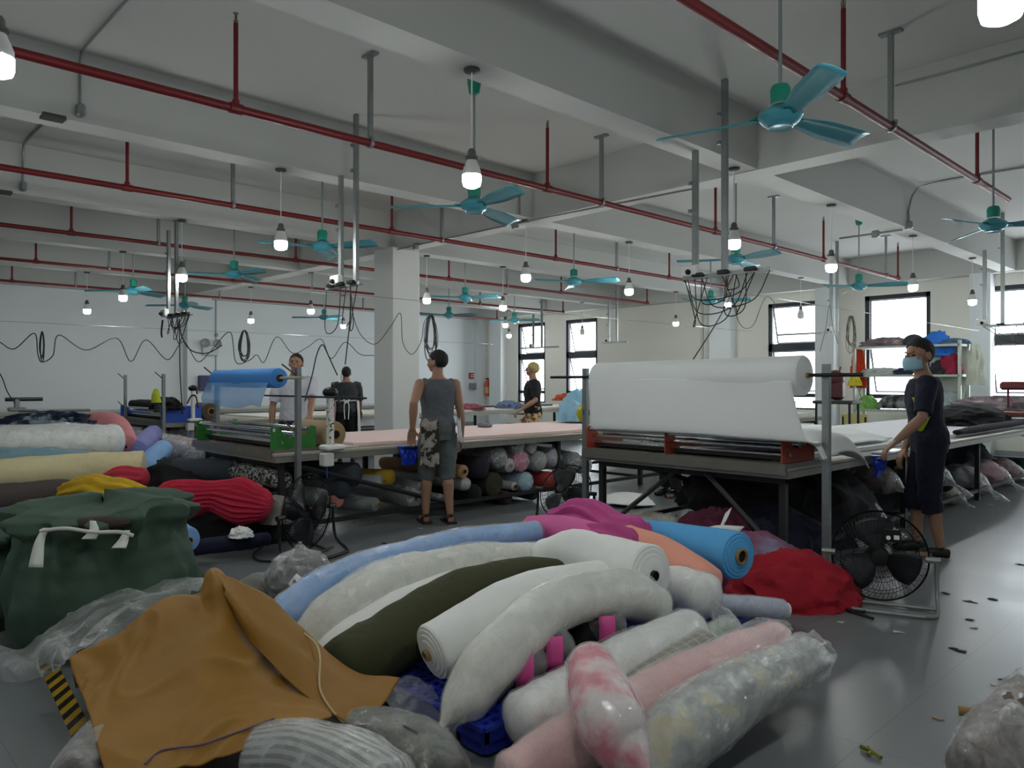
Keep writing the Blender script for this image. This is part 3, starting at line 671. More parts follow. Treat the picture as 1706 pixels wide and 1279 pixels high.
# dark rolls on the blue machine
for i, (y, z, r, lab) in enumerate(((4.3, 1.03, .07, 'black fabric roll lying on the blue machine rollers'), (4.52, 1.0, .05, 'thin dark fabric roll behind the black one on the blue machine'))):
    roll('fabric_roll', lab, 'fabric roll', [(-14.0, y, z), (-13.2, y, z+.02), (-12.5, y, z-.02)], r, cloth('131318'), 'round', 'round', seg=18, n=14)
heap('fabric_drape', 'black cloth bunched over the front of the blue machine', 'cloth', (-12.35, 4.3, .98), .35, .2, .18, cloth('101114'), amp=.3, sub=4)
o = heap('hi_vis_cloth', 'neon yellow cloth hung on the post of the blue machine', 'cloth', (-12.0, 4.02, 1.1), .1, .06, .2, cloth('c9d838'), amp=.2, sub=3)
heap('work_glove', 'dark printed glove pouch on the blue machine post', 'pouch', (-11.95, 4.03, .95), .09, .05, .16, cloth('3c4044'), amp=.2, sub=3)
# kraft roll and hand cutter
roll('kraft_paper_roll', 'brown kraft paper roll beside the green bracket', 'paper roll', [(-6.95, 3.72, .91), (-6.32, 3.72, .91)], .125, M('a58b68', .8, 0, .1, 10, .06), 'cut', 'cut', amp=.002, seg=36, n=12, corer=.05)
roll('kraft_paper_roll', 'dark brown paper roll beside the blue machine', 'paper roll', [(-12.7, 4.95, .93), (-12.25, 4.95, .93)], .14, M('5d4a38', .8), 'cut', 'cut', amp=.002, seg=24, n=8, corer=.06)
def cutter(x, y, lab, s=1, printed=True):
    th = thing('cloth_cutting_machine', (x, y, .78), lab, 'cutting machine')
    MB().box((0, .02, .03), (.16, .2, .05), bev=.015).build('base', WHITEP, th, local=True)
    wm = ramp_mat('printed_tape', 'noise', '2a2a2a', 'e4e2d8', 38, thr=.42, soft=.02) if printed else WHITEP
    m = MB().box((0, 0, .27), (.07, .05, .46), bev=.01); m.build('column', wm, th, local=True)
    m = MB(); m.ell((0, 0, .53), (.07, .07, .05)); m.tube([(-.02, 0, .5), (.1, .02, .51), (.12, .02, .44)], .012, 6); m.build('motor_head', BLACKM, th, local=True)
    MB().box((.04, -.06, -.075), (.1, .1, .12), bev=.008).build('power_box', M('d9d7d0', .4), th, local=True)
    MB().tube([(.04, -.06, -.13), (.05, -.06, -.24)], .006, 6).build('cord', blue_b, th, local=True)
    return th
p = XP(552, -6.1, 0); cutter(-6.12, p.y, 'white cloth cutting machine with printed column at the table edge')
p = XP(323, -12.1, 0); o = cutter(-12.14, p.y, 'white cloth cutting machine on the edge of the table by the wall', printed=False)
hang([(312, 672), (318, 660), (326, 660), (330, 680)], -12.1, 'power_cable', 'short curved black cable above the wall-side cutting machine', 'cable', .012)
# clip basket
def basket(p, lab):
    th = thing('clip_basket', p, lab, 'basket')
    MB().box((0, 0, -.02), (.1, .22, .01)).build('rim_plate', blue_b, th, local=True)
    m = MB()
    for i in range(7):
        a = i/6-.5; m.tube([(.0, a*.2, -.02), (.03, a*.18, -.1), (.0, a*.14, -.2)], .012, 6)
        m.ell((.02, a*.18, -.08-.04*(i % 2)), (.03, .02, .035), 8, 6)
    m.build('blue_clips', M('1c3ec0', .35), th, local=True)
basket(XP(680, -6.12, .79), 'bunch of bright blue clips hanging from the pink table edge')
basket(XP(1462, -2.54, .79), 'bunch of dark blue clips hanging beside the masked man')
tag(MB().box(XP(1482, -2.47, .8), (.12, .5, .02), bev=.004).build('clip_tray', M('9fb0c0', .3)), 'pale blue ruler tray at the table edge before the masked man', 'tray')
o = tag(MB().lathe(XQ(978, 688, -4.62), [(.005, -.03), (.07, -.028), (.1, 0), (.07, .028), (.005, .03)], 20, axis=(.6, -.8, 0)).build('tape_reel', M('cfc02a', .35)), 'yellow round tape reel hanging left of the white roll', 'tape reel')
MB().box(XQ(978, 687, -4.56)+Vector((.02, -.03, 0)), (.06, .01, .05), rz=.9).build('label_patch', BLACKM, o)
# fabric layers on tables
def layer(name, lab, pts, z, t, mat, cat='fabric layers', amp=.004, fs=4):
    net = [[Vector((lerp(a[0], b[0], u), lerp(a[1], b[1], u), z)) for u in (0, .33, .66, 1)] for a, b in pts]
    m = MB(); P = patch(net, 30, 60, amp, fs); Q = [[q+Vector((0, 0, t)) for q in r] for r in P]
    B = [[Vector((q.x, q.y, z-.001)) for q in r] for r in P]
    m.grid(Q); m.grid([Q[0], B[0]]); m.grid([Q[-1], B[-1]]); m.grid([[r[0] for r in Q], [r[0] for r in B]]); m.grid([[r[-1] for r in Q], [r[-1] for r in B]])
    return tag(m.build(name, mat), lab, cat)
pinkl = M('f0d3ce', .85, 0, .06, 8, .03, 2)
layer('fabric_layer', 'layers of pale pink fabric spread over the long table', [((-7.75, 4.0), (-6.35, 3.95)), ((-7.8, 5), (-6.22, 5)), ((-7.8, 7), (-6.2, 7)), ((-7.8, 9.6), (-6.2, 9.6))], .785, .03, pinkl)
layer('paper_sheet', 'white marker paper sheet in front of the pink layers', [((-7.7, 3.6), (-6.3, 3.6)), ((-7.7, 3.98), (-6.3, 3.98))], .781, .004, M('cfd4dc', .5), 'paper')
layer('fabric_layer', 'white fabric layers spread on the table behind the masked man', [((-4.35, 6.0), (-2.75, 6.0)), ((-4.35, 8.0), (-2.7, 8.0)), ((-4.35, 12), (-2.7, 12)), ((-4.35, 14.5), (-2.7, 14.5))], .785, .035, M('dcdce0', .8, 0, .05, 8, .03))
layer('fabric_layer', 'white fabric spread on the table beyond the column', [((-14.2, 6.0), (-12.4, 6.0)), ((-14.2, 8.0), (-12.4, 8.0)), ((-14.2, 15), (-12.4, 15))], .785, .02, M('dedad2', .7, 0, .05, 8, .03))
net = [[XP(a, -2.75-.25*k, .84+zz) for a, zz in ((1395, .0), (1450, .03), (1500, .02), (1545, 0))] for k, zz0 in ((0, 0), (1, 0), (2, 0), (4, 0))]
tag(MB().grid(patch([[Vector((x, y, .85+dz)) for x, dz in ((-4.4, 0), (-3.9, .07), (-3.3, .1), (-2.8, .0))] for y in (5.85, 6.2, 6.7, 7.3, 7.9)], 40, 40, .03, 3)).build('fabric_fold', wcl, mods=[('SOLIDIFY', dict(thickness=.01))]), 'loose white fabric fold rippling on the table behind the machine', 'cloth')
tag(MB().grid(patch([[Vector((x, y, z)) for y, z in ((5.2, z0), (5.5, z0+.04), (5.8, z0), (6.0, z1))] for x, z0, z1 in ((-3.4, .98, .9), (-2.9, 1.0, .86), (-2.6, 1.0, .84), (-2.38, .97, .8), (-2.3, .86, .74))], 30, 30, .02, 4)).build('fabric_fold', wcl, mods=[('SOLIDIFY', dict(thickness=.006))]), 'end of white fabric flopped over the orange bracket', 'cloth')
roll('dark_fabric_strip', 'flat navy fabric roll along the table edge past the masked man', 'fabric roll', [XP(1595, -2.68, .84), XP(1640, -2.68, .85), XP(1740, -2.7, .85)], [.05, .07, .06], cloth('14141c'), seg=18, n=20, squash=.6)
roll('fabric_roll', 'flat cream fabric roll lying at the far end of the pink layers', 'fabric roll', [(-7.6, 9.3, .87), (-6.9, 9.35, .88), (-6.3, 9.3, .87)], .09, M('c9c5ba', .85, 0, .1, 8, .04), seg=20, n=16, squash=.6)
layer('fabric_layer', 'white and cream layers beyond the pink fabric', [((-7.7, 9.7), (-6.25, 9.7)), ((-7.7, 11.5), (-6.25, 11.5)), ((-7.7, 13.6), (-6.25, 13.6))], .785, .06, M('d4d2ca', .8, 0, .05, 8, .03))
tag(MB().lathe(XP(808, -7.4, .82), [(.09, 0), (.1, .02), (.08, .05), (.001, .055)], 16).build('weight_disc', M('6d6d70', .6)), 'grey weight lying on the far side of the pink fabric', 'weight')
# ================= goods on the floor =================
def R3(*q): return [W(a, b, d) for a, b, d in q]
cream = cloth('cbbf98'); whitec = cloth('ecece8', bump=.25, bs=9); offw = cloth('dcdcd2', bump=.4, bs=12); olive = cloth('3f4227', bs=20); gre = cloth('3d5244', bs=6)
PL = plastic(.03, .3, 8); PLs = plastic(.06, .42, 14); PLd = plastic(.15, .75, 6, st=(1, 3, 1))
# blue plastic pallets
palm = M('2336a8', .35, 0, .03, 20, .05, coat=.1)
def pallet(x0, y0, lab, lx=1.15, ly=.98, h=.13):
    th = thing('plastic_pallet', (x0+lx/2, y0+ly/2, 0), lab, 'pallet', 'blue plastic pallets')
    m = MB(); nx, ny = int(lx/.05), int(ly/.05); z = h
    for i in range(nx+1): m.box((x0+lx*i/nx, y0+ly/2, z-.008), (.022, ly, .016))
    for j in range(ny+1): m.box((x0+lx/2, y0+ly*j/ny, z-.0085), (lx, .022, .015))
    m.build('deck', palm, th, flat=True)
    m = MB()
    for a, b, c in (((x0+lx/2, y0+.012, h/2+.03), (lx, .024, h-.07), 0), ((x0+lx/2, y0+ly-.012, h/2+.03), (lx, .024, h-.07), 0), ((x0+.012, y0+ly/2, h/2+.03), (.024, ly, h-.07), 0), ((x0+lx-.012, y0+ly/2, h/2+.03), (.024, ly, h-.07), 0)): m.box(a, b)
    m.build('side_skirt', palm, th, flat=True)
    for i in range(3):
        for j in range(3): MB().box((x0+.09+(lx-.18)*i/2, y0+.09+(ly-.18)*j/2, h/2-.01), (.16, .16, h-.02), bev=.02).build('foot', palm, th, flat=True)
    MB().box((x0+lx/2, y0+ly/2, h-.03), (lx-.05, ly-.05, .006)).build('inner_plate', M('161f66', .5), th, flat=True)
pallet(-3.23, 1.85, 'blue plastic pallet with its corner showing below the white roll end'); pallet(-3.23, 2.86, 'blue plastic pallet under the light blue roll, near the red cloth')
pallet(-4.4, 1.95, 'blue plastic pallet hidden deep under the white and olive rolls'); pallet(-4.4, 2.96, 'blue plastic pallet under the magenta cloth')
# heap on the pallets
G1 = 'fabric rolls heaped on the blue pallets'
roll('fabric_roll', 'sky blue fabric roll in shiny plastic at the back edge of the heap', 'fabric roll', R3((462, 1038, 3.75), (520, 992, 3.9), (610, 945, 4.1), (740, 908, 4.35), (893, 887, 4.6)), [.09, .1, .085, .075, .072], cloth('86b2e6', bump=.2), 'round', 'cut', plas=True, pcol=PLs, core=False)
roll('fabric_roll', 'second sky blue roll tucked under the plastic wrapped one', 'fabric roll', R3((480, 1080, 3.75), (600, 990, 4.0), (760, 945, 4.25)), [.09, .1, .08], cloth('6f9cd4', bump=.2), 'round', 'round')
roll('fabric_roll', 'big ivory fabric roll sagging between the blue roll and the olive roll', 'fabric roll', R3((500, 1100, 3.5), (570, 1030, 3.62), (670, 972, 3.8), (790, 942, 4.05), (905, 930, 4.3)), [.12, .15, .14, .115, .09], offw, 'round', 'round', plas=True, pcol=PL)
roll('fabric_roll', 'narrow ivory fabric roll directly behind the olive roll', 'fabric roll', R3((530, 1125, 3.35), (620, 1050, 3.5), (740, 985, 3.75), (900, 957, 4.1)), [.11, .11, .09, .075], whitec, 'round', 'round')
roll('fabric_roll', 'dark olive fabric roll lying between white rolls', 'fabric roll', R3((575, 1115, 3.18), (660, 1062, 3.35), (760, 995, 3.6), (860, 960, 3.85), (960, 948, 4.1)), [.14, .14, .12, .09, .06], olive, 'round', 'round')
roll('fabric_roll', 'white fabric roll with brown core end facing the camera over the pallet corner', 'fabric roll', R3((722, 1085, 3.13), (790, 1048, 3.25), (880, 1000, 3.45), (1000, 975, 3.7)), [.118, .125, .13, .12], whitec, 'cut', 'round', amp=.015, corer=.024, seg=40, capmat=M('dfe0da', .85, 0, .2, 20, .05))
roll('fabric_roll', 'white roll in clear plastic with a tied end drooping onto the pallet', 'fabric roll', R3((775, 1165, 2.88), (815, 1105, 2.98), (870, 1050, 3.12), (945, 1003, 3.3), (1040, 990, 3.5), (1090, 1012, 3.6)), [.095, .11, .11, .11, .11, .1], offw, 'tied', 'round', plas=True, pcol=PL)
roll('plastic_tail', 'gathered clear plastic tail of the drooping wrapped roll', 'plastic sheet', R3((768, 1188, 2.8), (754, 1205, 2.79), (740, 1225, 2.8), (730, 1240, 2.82)), [.03, .018, .04, .06], PLs, 'round', 'round', fold=.2, seg=24)
roll('plastic_tail', 'crumpled clear plastic end of the long grey printed roll', 'plastic sheet', R3((1325, 1100, 3.15), (1350, 1092, 3.22), (1372, 1092, 3.26), (1384, 1090, 3.28)), [.1, .09, .05, .03], PLs, 'round', 'round', fold=.12, seg=30, amp=.08)
roll('fabric_roll', 'white fabric roll on top of the heap with a dark core hole', 'fabric roll', R3((905, 925, 4.2), (960, 925, 4.1), (1020, 942, 3.95), (1082, 957, 3.75)), [.09, .14, .15, .15], whitec, 'round', 'cut', amp=.02, coremat=BLACKM, corer=.026, seg=40)
roll('fabric_roll', 'crumpled white roll hanging down beneath the dark hole roll', 'fabric roll', R3((985, 985, 3.8), (1050, 1000, 3.65), (1098, 1020, 3.55)), [.1, .11, .07], whitec, 'round', 'round', fold=.03)
roll('fabric_roll', 'plain pink fabric roll next to the gathered magenta cloth', 'fabric roll', R3((885, 885, 4.75), (940, 888, 4.65), (990, 898, 4.5)), [.1, .105, .1], cloth('d76aa2', bump=.15), 'round', 'round')
roll('fabric_bundle', 'gathered magenta cloth bundle at the top of the heap', 'fabric bundle', R3((925, 872, 5.1), (975, 868, 4.95), (1020, 890, 4.75), (1055, 905, 4.6)), [.1, .15, .13, .16], cloth('c0508f', bump=.4), 'round', 'round', fold=.09, nf=11)
roll('fabric_bundle', 'crumpled magenta fabric spilling over the pink roll', 'fabric bundle', R3((985, 905, 4.5), (1015, 912, 4.4), (1048, 918, 4.35)), [.12, .15, .12], cloth('b84a86', bump=.4), 'round', 'round', fold=.1, nf=9)
roll('fabric_roll', 'peach pink fabric roll bending down beside the light blue roll', 'fabric roll', R3((1045, 905, 4.5), (1090, 920, 4.35), (1140, 945, 4.2), (1180, 975, 4.1)), [.11, .11, .105, .1], cloth('eda38d', bump=.15), 'round', 'round')
roll('fabric_roll', 'light blue fabric roll with a brown core, furthest right on the heap', 'fabric roll', R3((1040, 885, 5.1), (1130, 902, 4.7), (1228, 925, 4.3)), [.09, .115, .135], cloth('5aaae2', bump=.12), 'round', 'cut', corer=.045, amp=.008, seg=40)
roll('fabric_roll', 'stubby white roll in plastic with a tied end pointing at the fan', 'fabric roll', R3((1080, 970, 4.2), (1130, 980, 4.05), (1172, 992, 3.9)), [.1, .12, .12], whitec, 'round', 'round', plas=True, pcol=PL)
roll('plastic_tail', 'twisted clear plastic end trailing from the stubby white roll', 'plastic sheet', R3((1185, 1005, 3.85), (1205, 1030, 3.75), (1215, 1060, 3.65)), [.02, .05, .08], PLs, 'round', 'round', fold=.15, seg=16)
# dark rolls with pink labels, lying across underneath
dkf = cloth('18191b', bump=.2); pinkp = M('e0559d', .5)
for i, (px, py, d, lab) in enumerate(((876, 1108, 3.05, 'black wrapped roll with pink label, closest to the drooping white roll'), (925, 1080, 3.15, 'black wrapped roll with pink label in the middle of three'), (1012, 1045, 3.35, 'black wrapped roll with pink label under the sagging white roll'))):
    c = W(px, py, d); q = W(px-90, py-75, d+.75); q.z = c.z+.02
    o = roll('fabric_roll', lab, 'fabric roll', [q, c.lerp(q, .5), c], .085, dkf, 'round', 'round', plas=True, pcol=PLs, group='black rolls with pink labels')
    t = (c-q).normalized(); b = MB(); ax = t.cross(Vector((0, 0, 1))).normalized(); up = ax.cross(t).normalized(); cc = c+t*.062
    b.add([cc+ax*x+up*z+t*(.0-2.2*x*x-2.2*z*z) for z in (-.075, -.03, .03, .07) for x in (-.012, .012, .035, .06)], [(r*4+k, r*4+k+1, r*4+k+5, r*4+k+4) for r in range(3) for k in range(3)])
    b.build('pink_label', pinkp, o, mods=[('SOLIDIFY', dict(thickness=.003))])
    b = MB(); b.add([cc+ax*x+up*z+t*(.004-2*x*x-2*z*z) for z in (-.08, -.03) for x in (-.06, -.015)], [(0, 1, 3, 2)]); b.build('white_sticker', ramp_mat('printed_sticker', 'noise', '303030', 'e8e8e8', 60, thr=.4), o)
roll('fabric_roll', 'black fabric roll tucked between the labelled rolls', 'fabric roll', R3((960, 1050, 3.55), (985, 1058, 3.35)), .09, dkf)
# second row on the floor in front
G2 = 'wrapped rolls lying on the floor in front'
roll('fabric_roll', 'white roll in plastic on the floor crossed by the pink printed bundle', 'fabric roll', R3((872, 1200, 2.82), (960, 1150, 3.0), (1060, 1093, 3.22), (1150, 1052, 3.45)), [.105, .11, .11, .1], whitec, 'round', 'round', plas=True, pcol=PL)
plaid = ramp_mat('brown_check_cloth', 'voronoi', '6f685a', '8d8576', 1, thr=.5, soft=.4)
def plaid_mat(name, base, line, su, sv):
    m, nt, p, N, L = nodes(name); tc = N('ShaderNodeTexCoord'); mp = N('ShaderNodeMapping'); mp.inputs['Scale'].default_value = (su, sv, 1); L(tc.outputs['UV'], mp.inputs[0])
    b = N('ShaderNodeTexBrick'); b.offset = 0; b.inputs['Scale'].default_value = 1; b.inputs['Mortar Size'].default_value = .07; b.inputs['Mortar Smooth'].default_value = .3; b.inputs['Brick Width'].default_value = 1; b.inputs['Row Height'].default_value = 1
    b.inputs['Color1'].default_value = srgb(base); b.inputs['Color2'].default_value = srgb(base); b.inputs['Mortar'].default_value = srgb(line); L(mp.outputs[0], b.inputs[0]); L(b.outputs[0], p.inputs['Base Color']); p.inputs['Roughness'].default_value = .85; return m
roll('fabric_roll', 'brown checked fabric roll between white and pink rolls', 'fabric roll', R3((1010, 1180, 2.95), (1090, 1128, 3.1), (1178, 1078, 3.3)), [.07, .075, .075], plaid_mat('brown_check_cloth', '77705f', 'b0a78f', 14, 18), 'round', 'cut', plas=True, pcol=plastic(.03, .3, 9), corer=.02)
roll('fabric_roll', 'long pale pink fabric roll under the grey plastic wrapped roll', 'fabric roll', R3((860, 1300, 2.5), (960, 1235, 2.65), (1080, 1170, 2.87), (1200, 1108, 3.12), (1290, 1068, 3.4)), [.1, .105, .105, .1, .09], cloth('e2b1ae', bump=.15), 'round', 'round', plas=True, pcol=plastic(.03, .3, 9))
roll('fabric_roll', 'grey printed roll in crumpled plastic, longest roll at the aisle side', 'fabric roll', R3((1050, 1285, 2.5), (1130, 1225, 2.66), (1240, 1150, 2.93), (1350, 1095, 3.2)), [.1, .12, .115, .08], ramp_mat('faint_print_cloth', 'noise', '8d9390', 'b9bbb2', 9, thr=.5, soft=.08, c3='c9bf9a'), 'round', 'round', plas=True, pcol=plastic(.1, .5, 15, spec=.08))
pinkprint = ramp_mat('pink_flower_print', 'noise', 'd9697e', 'ecb9bd', 7, thr=.45, soft=.05, c3='e9dcd8')
o = roll('fabric_bundle', 'short pink printed fabric bundle in plastic, standing across the rolls', 'fabric bundle', R3((985, 1108, 2.72), (1000, 1155, 2.55), (1018, 1205, 2.42), (1040, 1250, 2.36)), [.085, .105, .11, .085], pinkprint, 'round', 'tied', plas=True, pcol=plastic(.04, .3, 13, spec=.08), fold=.03)
roll('plastic_sheet', 'loose clear plastic at the far end of the pale pink roll', 'plastic sheet', R3((1215, 1075, 3.4), (1265, 1050, 3.6), (1305, 1045, 3.7)), [.06, .07, .05], PLs, 'round', 'round', fold=.1, seg=20, squash=.7)
roll('fabric_roll', 'greenish wrapped roll end behind the checked roll', 'fabric roll', R3((1160, 1072, 3.6), (1215, 1052, 3.7)), [.07, .07], cloth('b3c2b0'), 'round', 'round', plas=True, pcol=PLs)
roll('fabric_roll', 'pale lilac roll in plastic resting at the pallet edge near the red cloth', 'fabric roll', R3((1200, 1005, 3.95), (1250, 1010, 4.0), (1300, 1015, 4.05)), [.05, .055, .055], cloth('c3c8dc'), 'round', 'cut', plas=True, pcol=PLs, corer=.04, coremat=WHITEP)
roll('fabric_roll', 'brown cardboard tube on the floor beside the white wrapped roll', 'tube', [G(812, 1218, .03), G(850, 1222, .03)], .022, CORE, 'cut', 'cut', amp=0, corer=.015, seg=14)
# plastic wrapped roll cut by the frame, bottom right
o = roll('fabric_roll', 'brown roll in shiny clear plastic at the bottom right corner', 'fabric roll', R3((1640, 1290, 2.55), (1690, 1225, 2.75), (1760, 1165, 2.95)), [.12, .14, .14], M('5a473d', .6, 0, .2, 10, .2), 'round', 'round', plas=True, pcol=plastic(.05, .42, 13, spec=.06))
MB().tube([G(1597, 1183, .03), G(1650, 1192, .03)], .02, 14).build('core_tube', CORE, o)
# mustard tarpaulin
tarp = M('916510', .6, 0, .4, 5, .12, 3); tarp2 = tarp
net = [R3((128, 1150, 3.2), (212, 1110, 3.35), (280, 1070, 3.5), (345, 1030, 3.55), (385, 1010, 3.5), (440, 1050, 3.45), (510, 1110, 3.3)),
       R3((118, 1102, 2.95), (205, 1056, 3.02), (272, 1003, 3.12), (335, 994, 3.15), (358, 953, 3.1), (410, 1030, 3.05), (470, 1100, 3.0)),
       R3((128, 1135, 2.8), (210, 1108, 2.82), (290, 1072, 2.86), (350, 1055, 2.88), (385, 1040, 2.92), (430, 1090, 2.9), (490, 1135, 2.86)),
       R3((147, 1185, 2.6), (225, 1182, 2.58), (300, 1160, 2.62), (362, 1140, 2.66), (410, 1130, 2.72), (460, 1150, 2.74), (520, 1170, 2.72)),
       R3((162, 1240, 2.42), (240, 1240, 2.4), (312, 1228, 2.42), (372, 1212, 2.45), (430, 1198, 2.52), (490, 1190, 2.58), (545, 1192, 2.62)),
       R3((176, 1288, 2.3), (250, 1290, 2.28), (322, 1280, 2.3), (382, 1262, 2.34), (438, 1240, 2.4), (500, 1212, 2.5), (552, 1202, 2.57))]
PT = patch(net, 130, 120, .018, 5.5, 3, .8); o = MB().grid(PT).build('tarpaulin', tarp, mods=[('SOLIDIFY', dict(thickness=.006))])
tag(o, 'mustard canvas tarpaulin draped over a heap in the near corner', 'tarpaulin')
net = [R3((358, 953, 3.08), (405, 975, 3.06), (452, 1000, 3.06), (508, 1055, 3.04), (555, 1098, 3.02), (602, 1126, 2.98), (666, 1130, 2.95)),
       R3((370, 975, 3.0), (410, 1010, 2.96), (455, 1040, 2.94), (505, 1088, 2.9), (550, 1125, 2.88), (596, 1148, 2.84), (655, 1148, 2.87)),
       R3((378, 990, 2.97), (412, 1035, 2.9), (452, 1075, 2.86), (498, 1120, 2.8), (540, 1155, 2.76), (590, 1172, 2.74), (640, 1172, 2.78)),
       R3((385, 1000, 2.98), (412, 1055, 2.9), (448, 1100, 2.82), (490, 1145, 2.74), (532, 1180, 2.68), (566, 1200, 2.64), (592, 1218, 2.64))]
MB().grid(patch(net, 80, 40, .012, 5, 9, .4)).build('folded_flap', tarp2, o, mods=[('SOLIDIFY', dict(thickness=.006))])
def onsurf(P, px, py):
    best = None
    for r in P:
        for q in r:
            d = -SN*q.x+CS*q.y; s_ = CS*q.x+SN*q.y; e = (CX+FP*s_/d-px)**2+(HY-(q.z-CH)*FP/d-py)**2
            if best is None or e < best[0]: best = (e, q)
    return best[1]
ck = MB(); cable(ck, [onsurf(PT, a, b)+Vector((.009, -.009, .009)) for a, b in ((243, 1274), (270, 1253), (300, 1247), (337, 1243), (375, 1230), (412, 1216), (460, 1198))], .0035, 50, 6); ck.build('chalk_line', M('6e5672', .8), o)
seam = MB(); cable(seam, [v+Vector((.004, -.012, .012)) for v in R3((510, 1058, 3.03), (530, 1075, 2.97), (537, 1100, 2.9), (537, 1150, 2.77), (560, 1190, 2.67), (586, 1215, 2.64))], .004, 50, 6)
seam.build('piped_seam', M('c9b184', .8), o)
roll('fabric_roll', 'grey striped roll in plastic poking out below the tarpaulin', 'fabric roll', R3((440, 1262, 2.42), (510, 1262, 2.38), (580, 1290, 2.28), (640, 1330, 2.2)), [.1, .115, .12, .12], ramp_mat('grey_stripe_cloth', 'X', '6d6e6b', 'a09f99', 1.2, uv=True, vec=(7, 2, 1), soft=.1, thr=.5), 'round', 'round', plas=True, pcol=plastic(.08, .6, 10, spec=.08))
roll('fabric_bag', 'dark olive bag in plastic under the tarpaulin corner', 'bag', R3((560, 1235, 2.72), (630, 1238, 2.65), (700, 1265, 2.5), (735, 1300, 2.4)), [.11, .115, .115, .1], cloth('3c4034', bs=8), 'round', 'round', fold=.05, plas=True, pcol=plastic(.0, .2, 12))
heap('fabric_bale', 'bale hidden inside the draped tarpaulin', 'bale', G(330, 1140, 0)+Vector((-.15, .1, 0)), .42, .5, .34, cloth('5b5650'), rz=.7, amp=.1)
roll('fabric_roll', 'brown roll in clear plastic under the tarpaulin beside the hazard tape', 'fabric roll', R3((130, 1300, 2.35), (160, 1262, 2.5), (200, 1215, 2.75)), [.09, .1, .09], cloth('4c4038'), 'round', 'round', plas=True, pcol=PLs)
o = tag(MB().grid(patch([R3((635, 1150, 3.0), (680, 1130, 3.1), (720, 1150, 3.1)), R3((650, 1190, 2.9), (690, 1190, 2.95), (745, 1200, 2.95)), R3((690, 1240, 2.85), (730, 1235, 2.9), (770, 1240, 2.9))], 40, 40, .03, 9, 2, .7)).build('plastic_sheet', PLs), 'torn clear plastic sheet between the tarpaulin corner and the blue pallet', 'plastic sheet')
# crumpled plastic sheet behind the tarp
net = [R3((150, 1010, 3.9), (210, 985, 3.9), (280, 975, 3.9), (340, 975, 3.85)), R3((110, 1040, 3.6), (180, 1010, 3.6), (250, 990, 3.62), (335, 985, 3.6)), R3((60, 1075, 3.4), (130, 1060, 3.35), (210, 1030, 3.35), (300, 1010, 3.35)),
       R3((-30, 1090, 3.4), (90, 1100, 3.2), (170, 1070, 3.2), (240, 1040, 3.2)), R3((-40, 1125, 3.35), (60, 1128, 3.25), (130, 1100, 3.12), (190, 1075, 3.08))]
tag(MB().grid(patch(net, 110, 90, .05, 5, 4, .8)).build('plastic_sheet', plastic(.06, .6, 5, spec=.1)), 'crumpled clear plastic sheet between the green bale and the tarpaulin', 'plastic sheet')
# hazard tape
hz, nt_, p_, N_, L_ = nodes('hazard_tape'); tc_ = N_('ShaderNodeTexCoord'); sx = N_('ShaderNodeSeparateXYZ'); L_(tc_.outputs['UV'], sx.inputs[0]); ml = N_('ShaderNodeMath'); ml.operation = 'FRACT'; mu = N_('ShaderNodeMath'); mu.operation = 'MULTIPLY_ADD'; mu.inputs[1].default_value = 24; L_(sx.outputs[0], mu.inputs[0]); L_(sx.outputs[1], mu.inputs[2]); L_(mu.outputs[0], ml.inputs[0])
gt = N_('ShaderNodeMath'); gt.operation = 'GREATER_THAN'; gt.inputs[1].default_value = .5; L_(ml.outputs[0], gt.inputs[0]); mx_ = N_('ShaderNodeMix'); mx_.data_type = 'RGBA'; L_(gt.outputs[0], mx_.inputs['Factor']); mx_.inputs[6].default_value = srgb('b08d1e'); mx_.inputs[7].default_value = srgb('1b1a18'); L_(mx_.outputs[2], p_.inputs['Base Color']); p_.inputs['Roughness'].default_value = .5
a = G(20, 985); b = G(150, 1250); dirn = (b-a).normalized(); nn = Vector((-dirn.y, dirn.x, 0))*.038
m = MB(); P = [[a+(b-a)*(i/30)+nn*s+Vector((0, 0, .002)) for s in (-1, 1)] for i in range(31)]; m.grid(P); tag(m.build('hazard_tape', hz, flat=True), 'black and yellow hazard tape stuck on the floor by the green bales', 'floor tape')
# green bale with white straps
def bale(c, rx, ry, h, lab, seed, straps=True, neck=.66):
    n1, n2 = 64, 72; P = []
    for i in range(n1+1):
        t = i/n1; z = h*math.sin(t*math.pi/2)**.85
        r = sval([.9, 1.02, 1.06, 1.05, 1.0, .93, .9, .98, 1.0, .86, .5, .02], t); row = []
        for k in range(n2):
            a = 2*math.pi*k/n2; q = Vector((math.cos(a), math.sin(a), t*1.3+seed))
            pin = math.exp(-((t-neck)/.16)**2)
            f = 1+.07*(1-abs(noise.noise(q*1.6))*2)+(.05+.08*pin)*math.sin(a*13+3*noise.noise(q*2))*(.4+t)+.05*noise.noise(q*4)
            zz = z+.05*h*noise.noise(Vector((q.x*1.2, q.y*1.2, seed)))*t*2
            row.append(c+Vector((math.cos(a)*rx*r*f, math.sin(a)*ry*r*f, max(zz, 0))))
        P.append(row)
    o = tag(MB().grid(P, closed=True).build('fabric_bale', gre, origin=tuple(c)), lab, 'bale')
    return o
c = G(168, 1070, 0)+Vector((-.25, .25, 0))
o = bale(W(172, 1100, 4.15).xyz*1, .46, .42, .78, 'big dark green cloth bale tied with white straps', 2)
o.location.z = 0
c0 = Vector((o.location.x, o.location.y, 0)); o.rotation_euler = (0, 0, 0)
MB().ell(W(168, 871, 3.78), (.15, .07, .035), 20, 10, R=Matrix.Rotation(YAW, 3, 'Z')).build('opening_shade', cloth('33291f'), o)  # solid dark brown lump stands in for shade in the bale's open mouth
strapm = M('c9cac2', .7)
def front(px, py, d): return W(px, py, d)
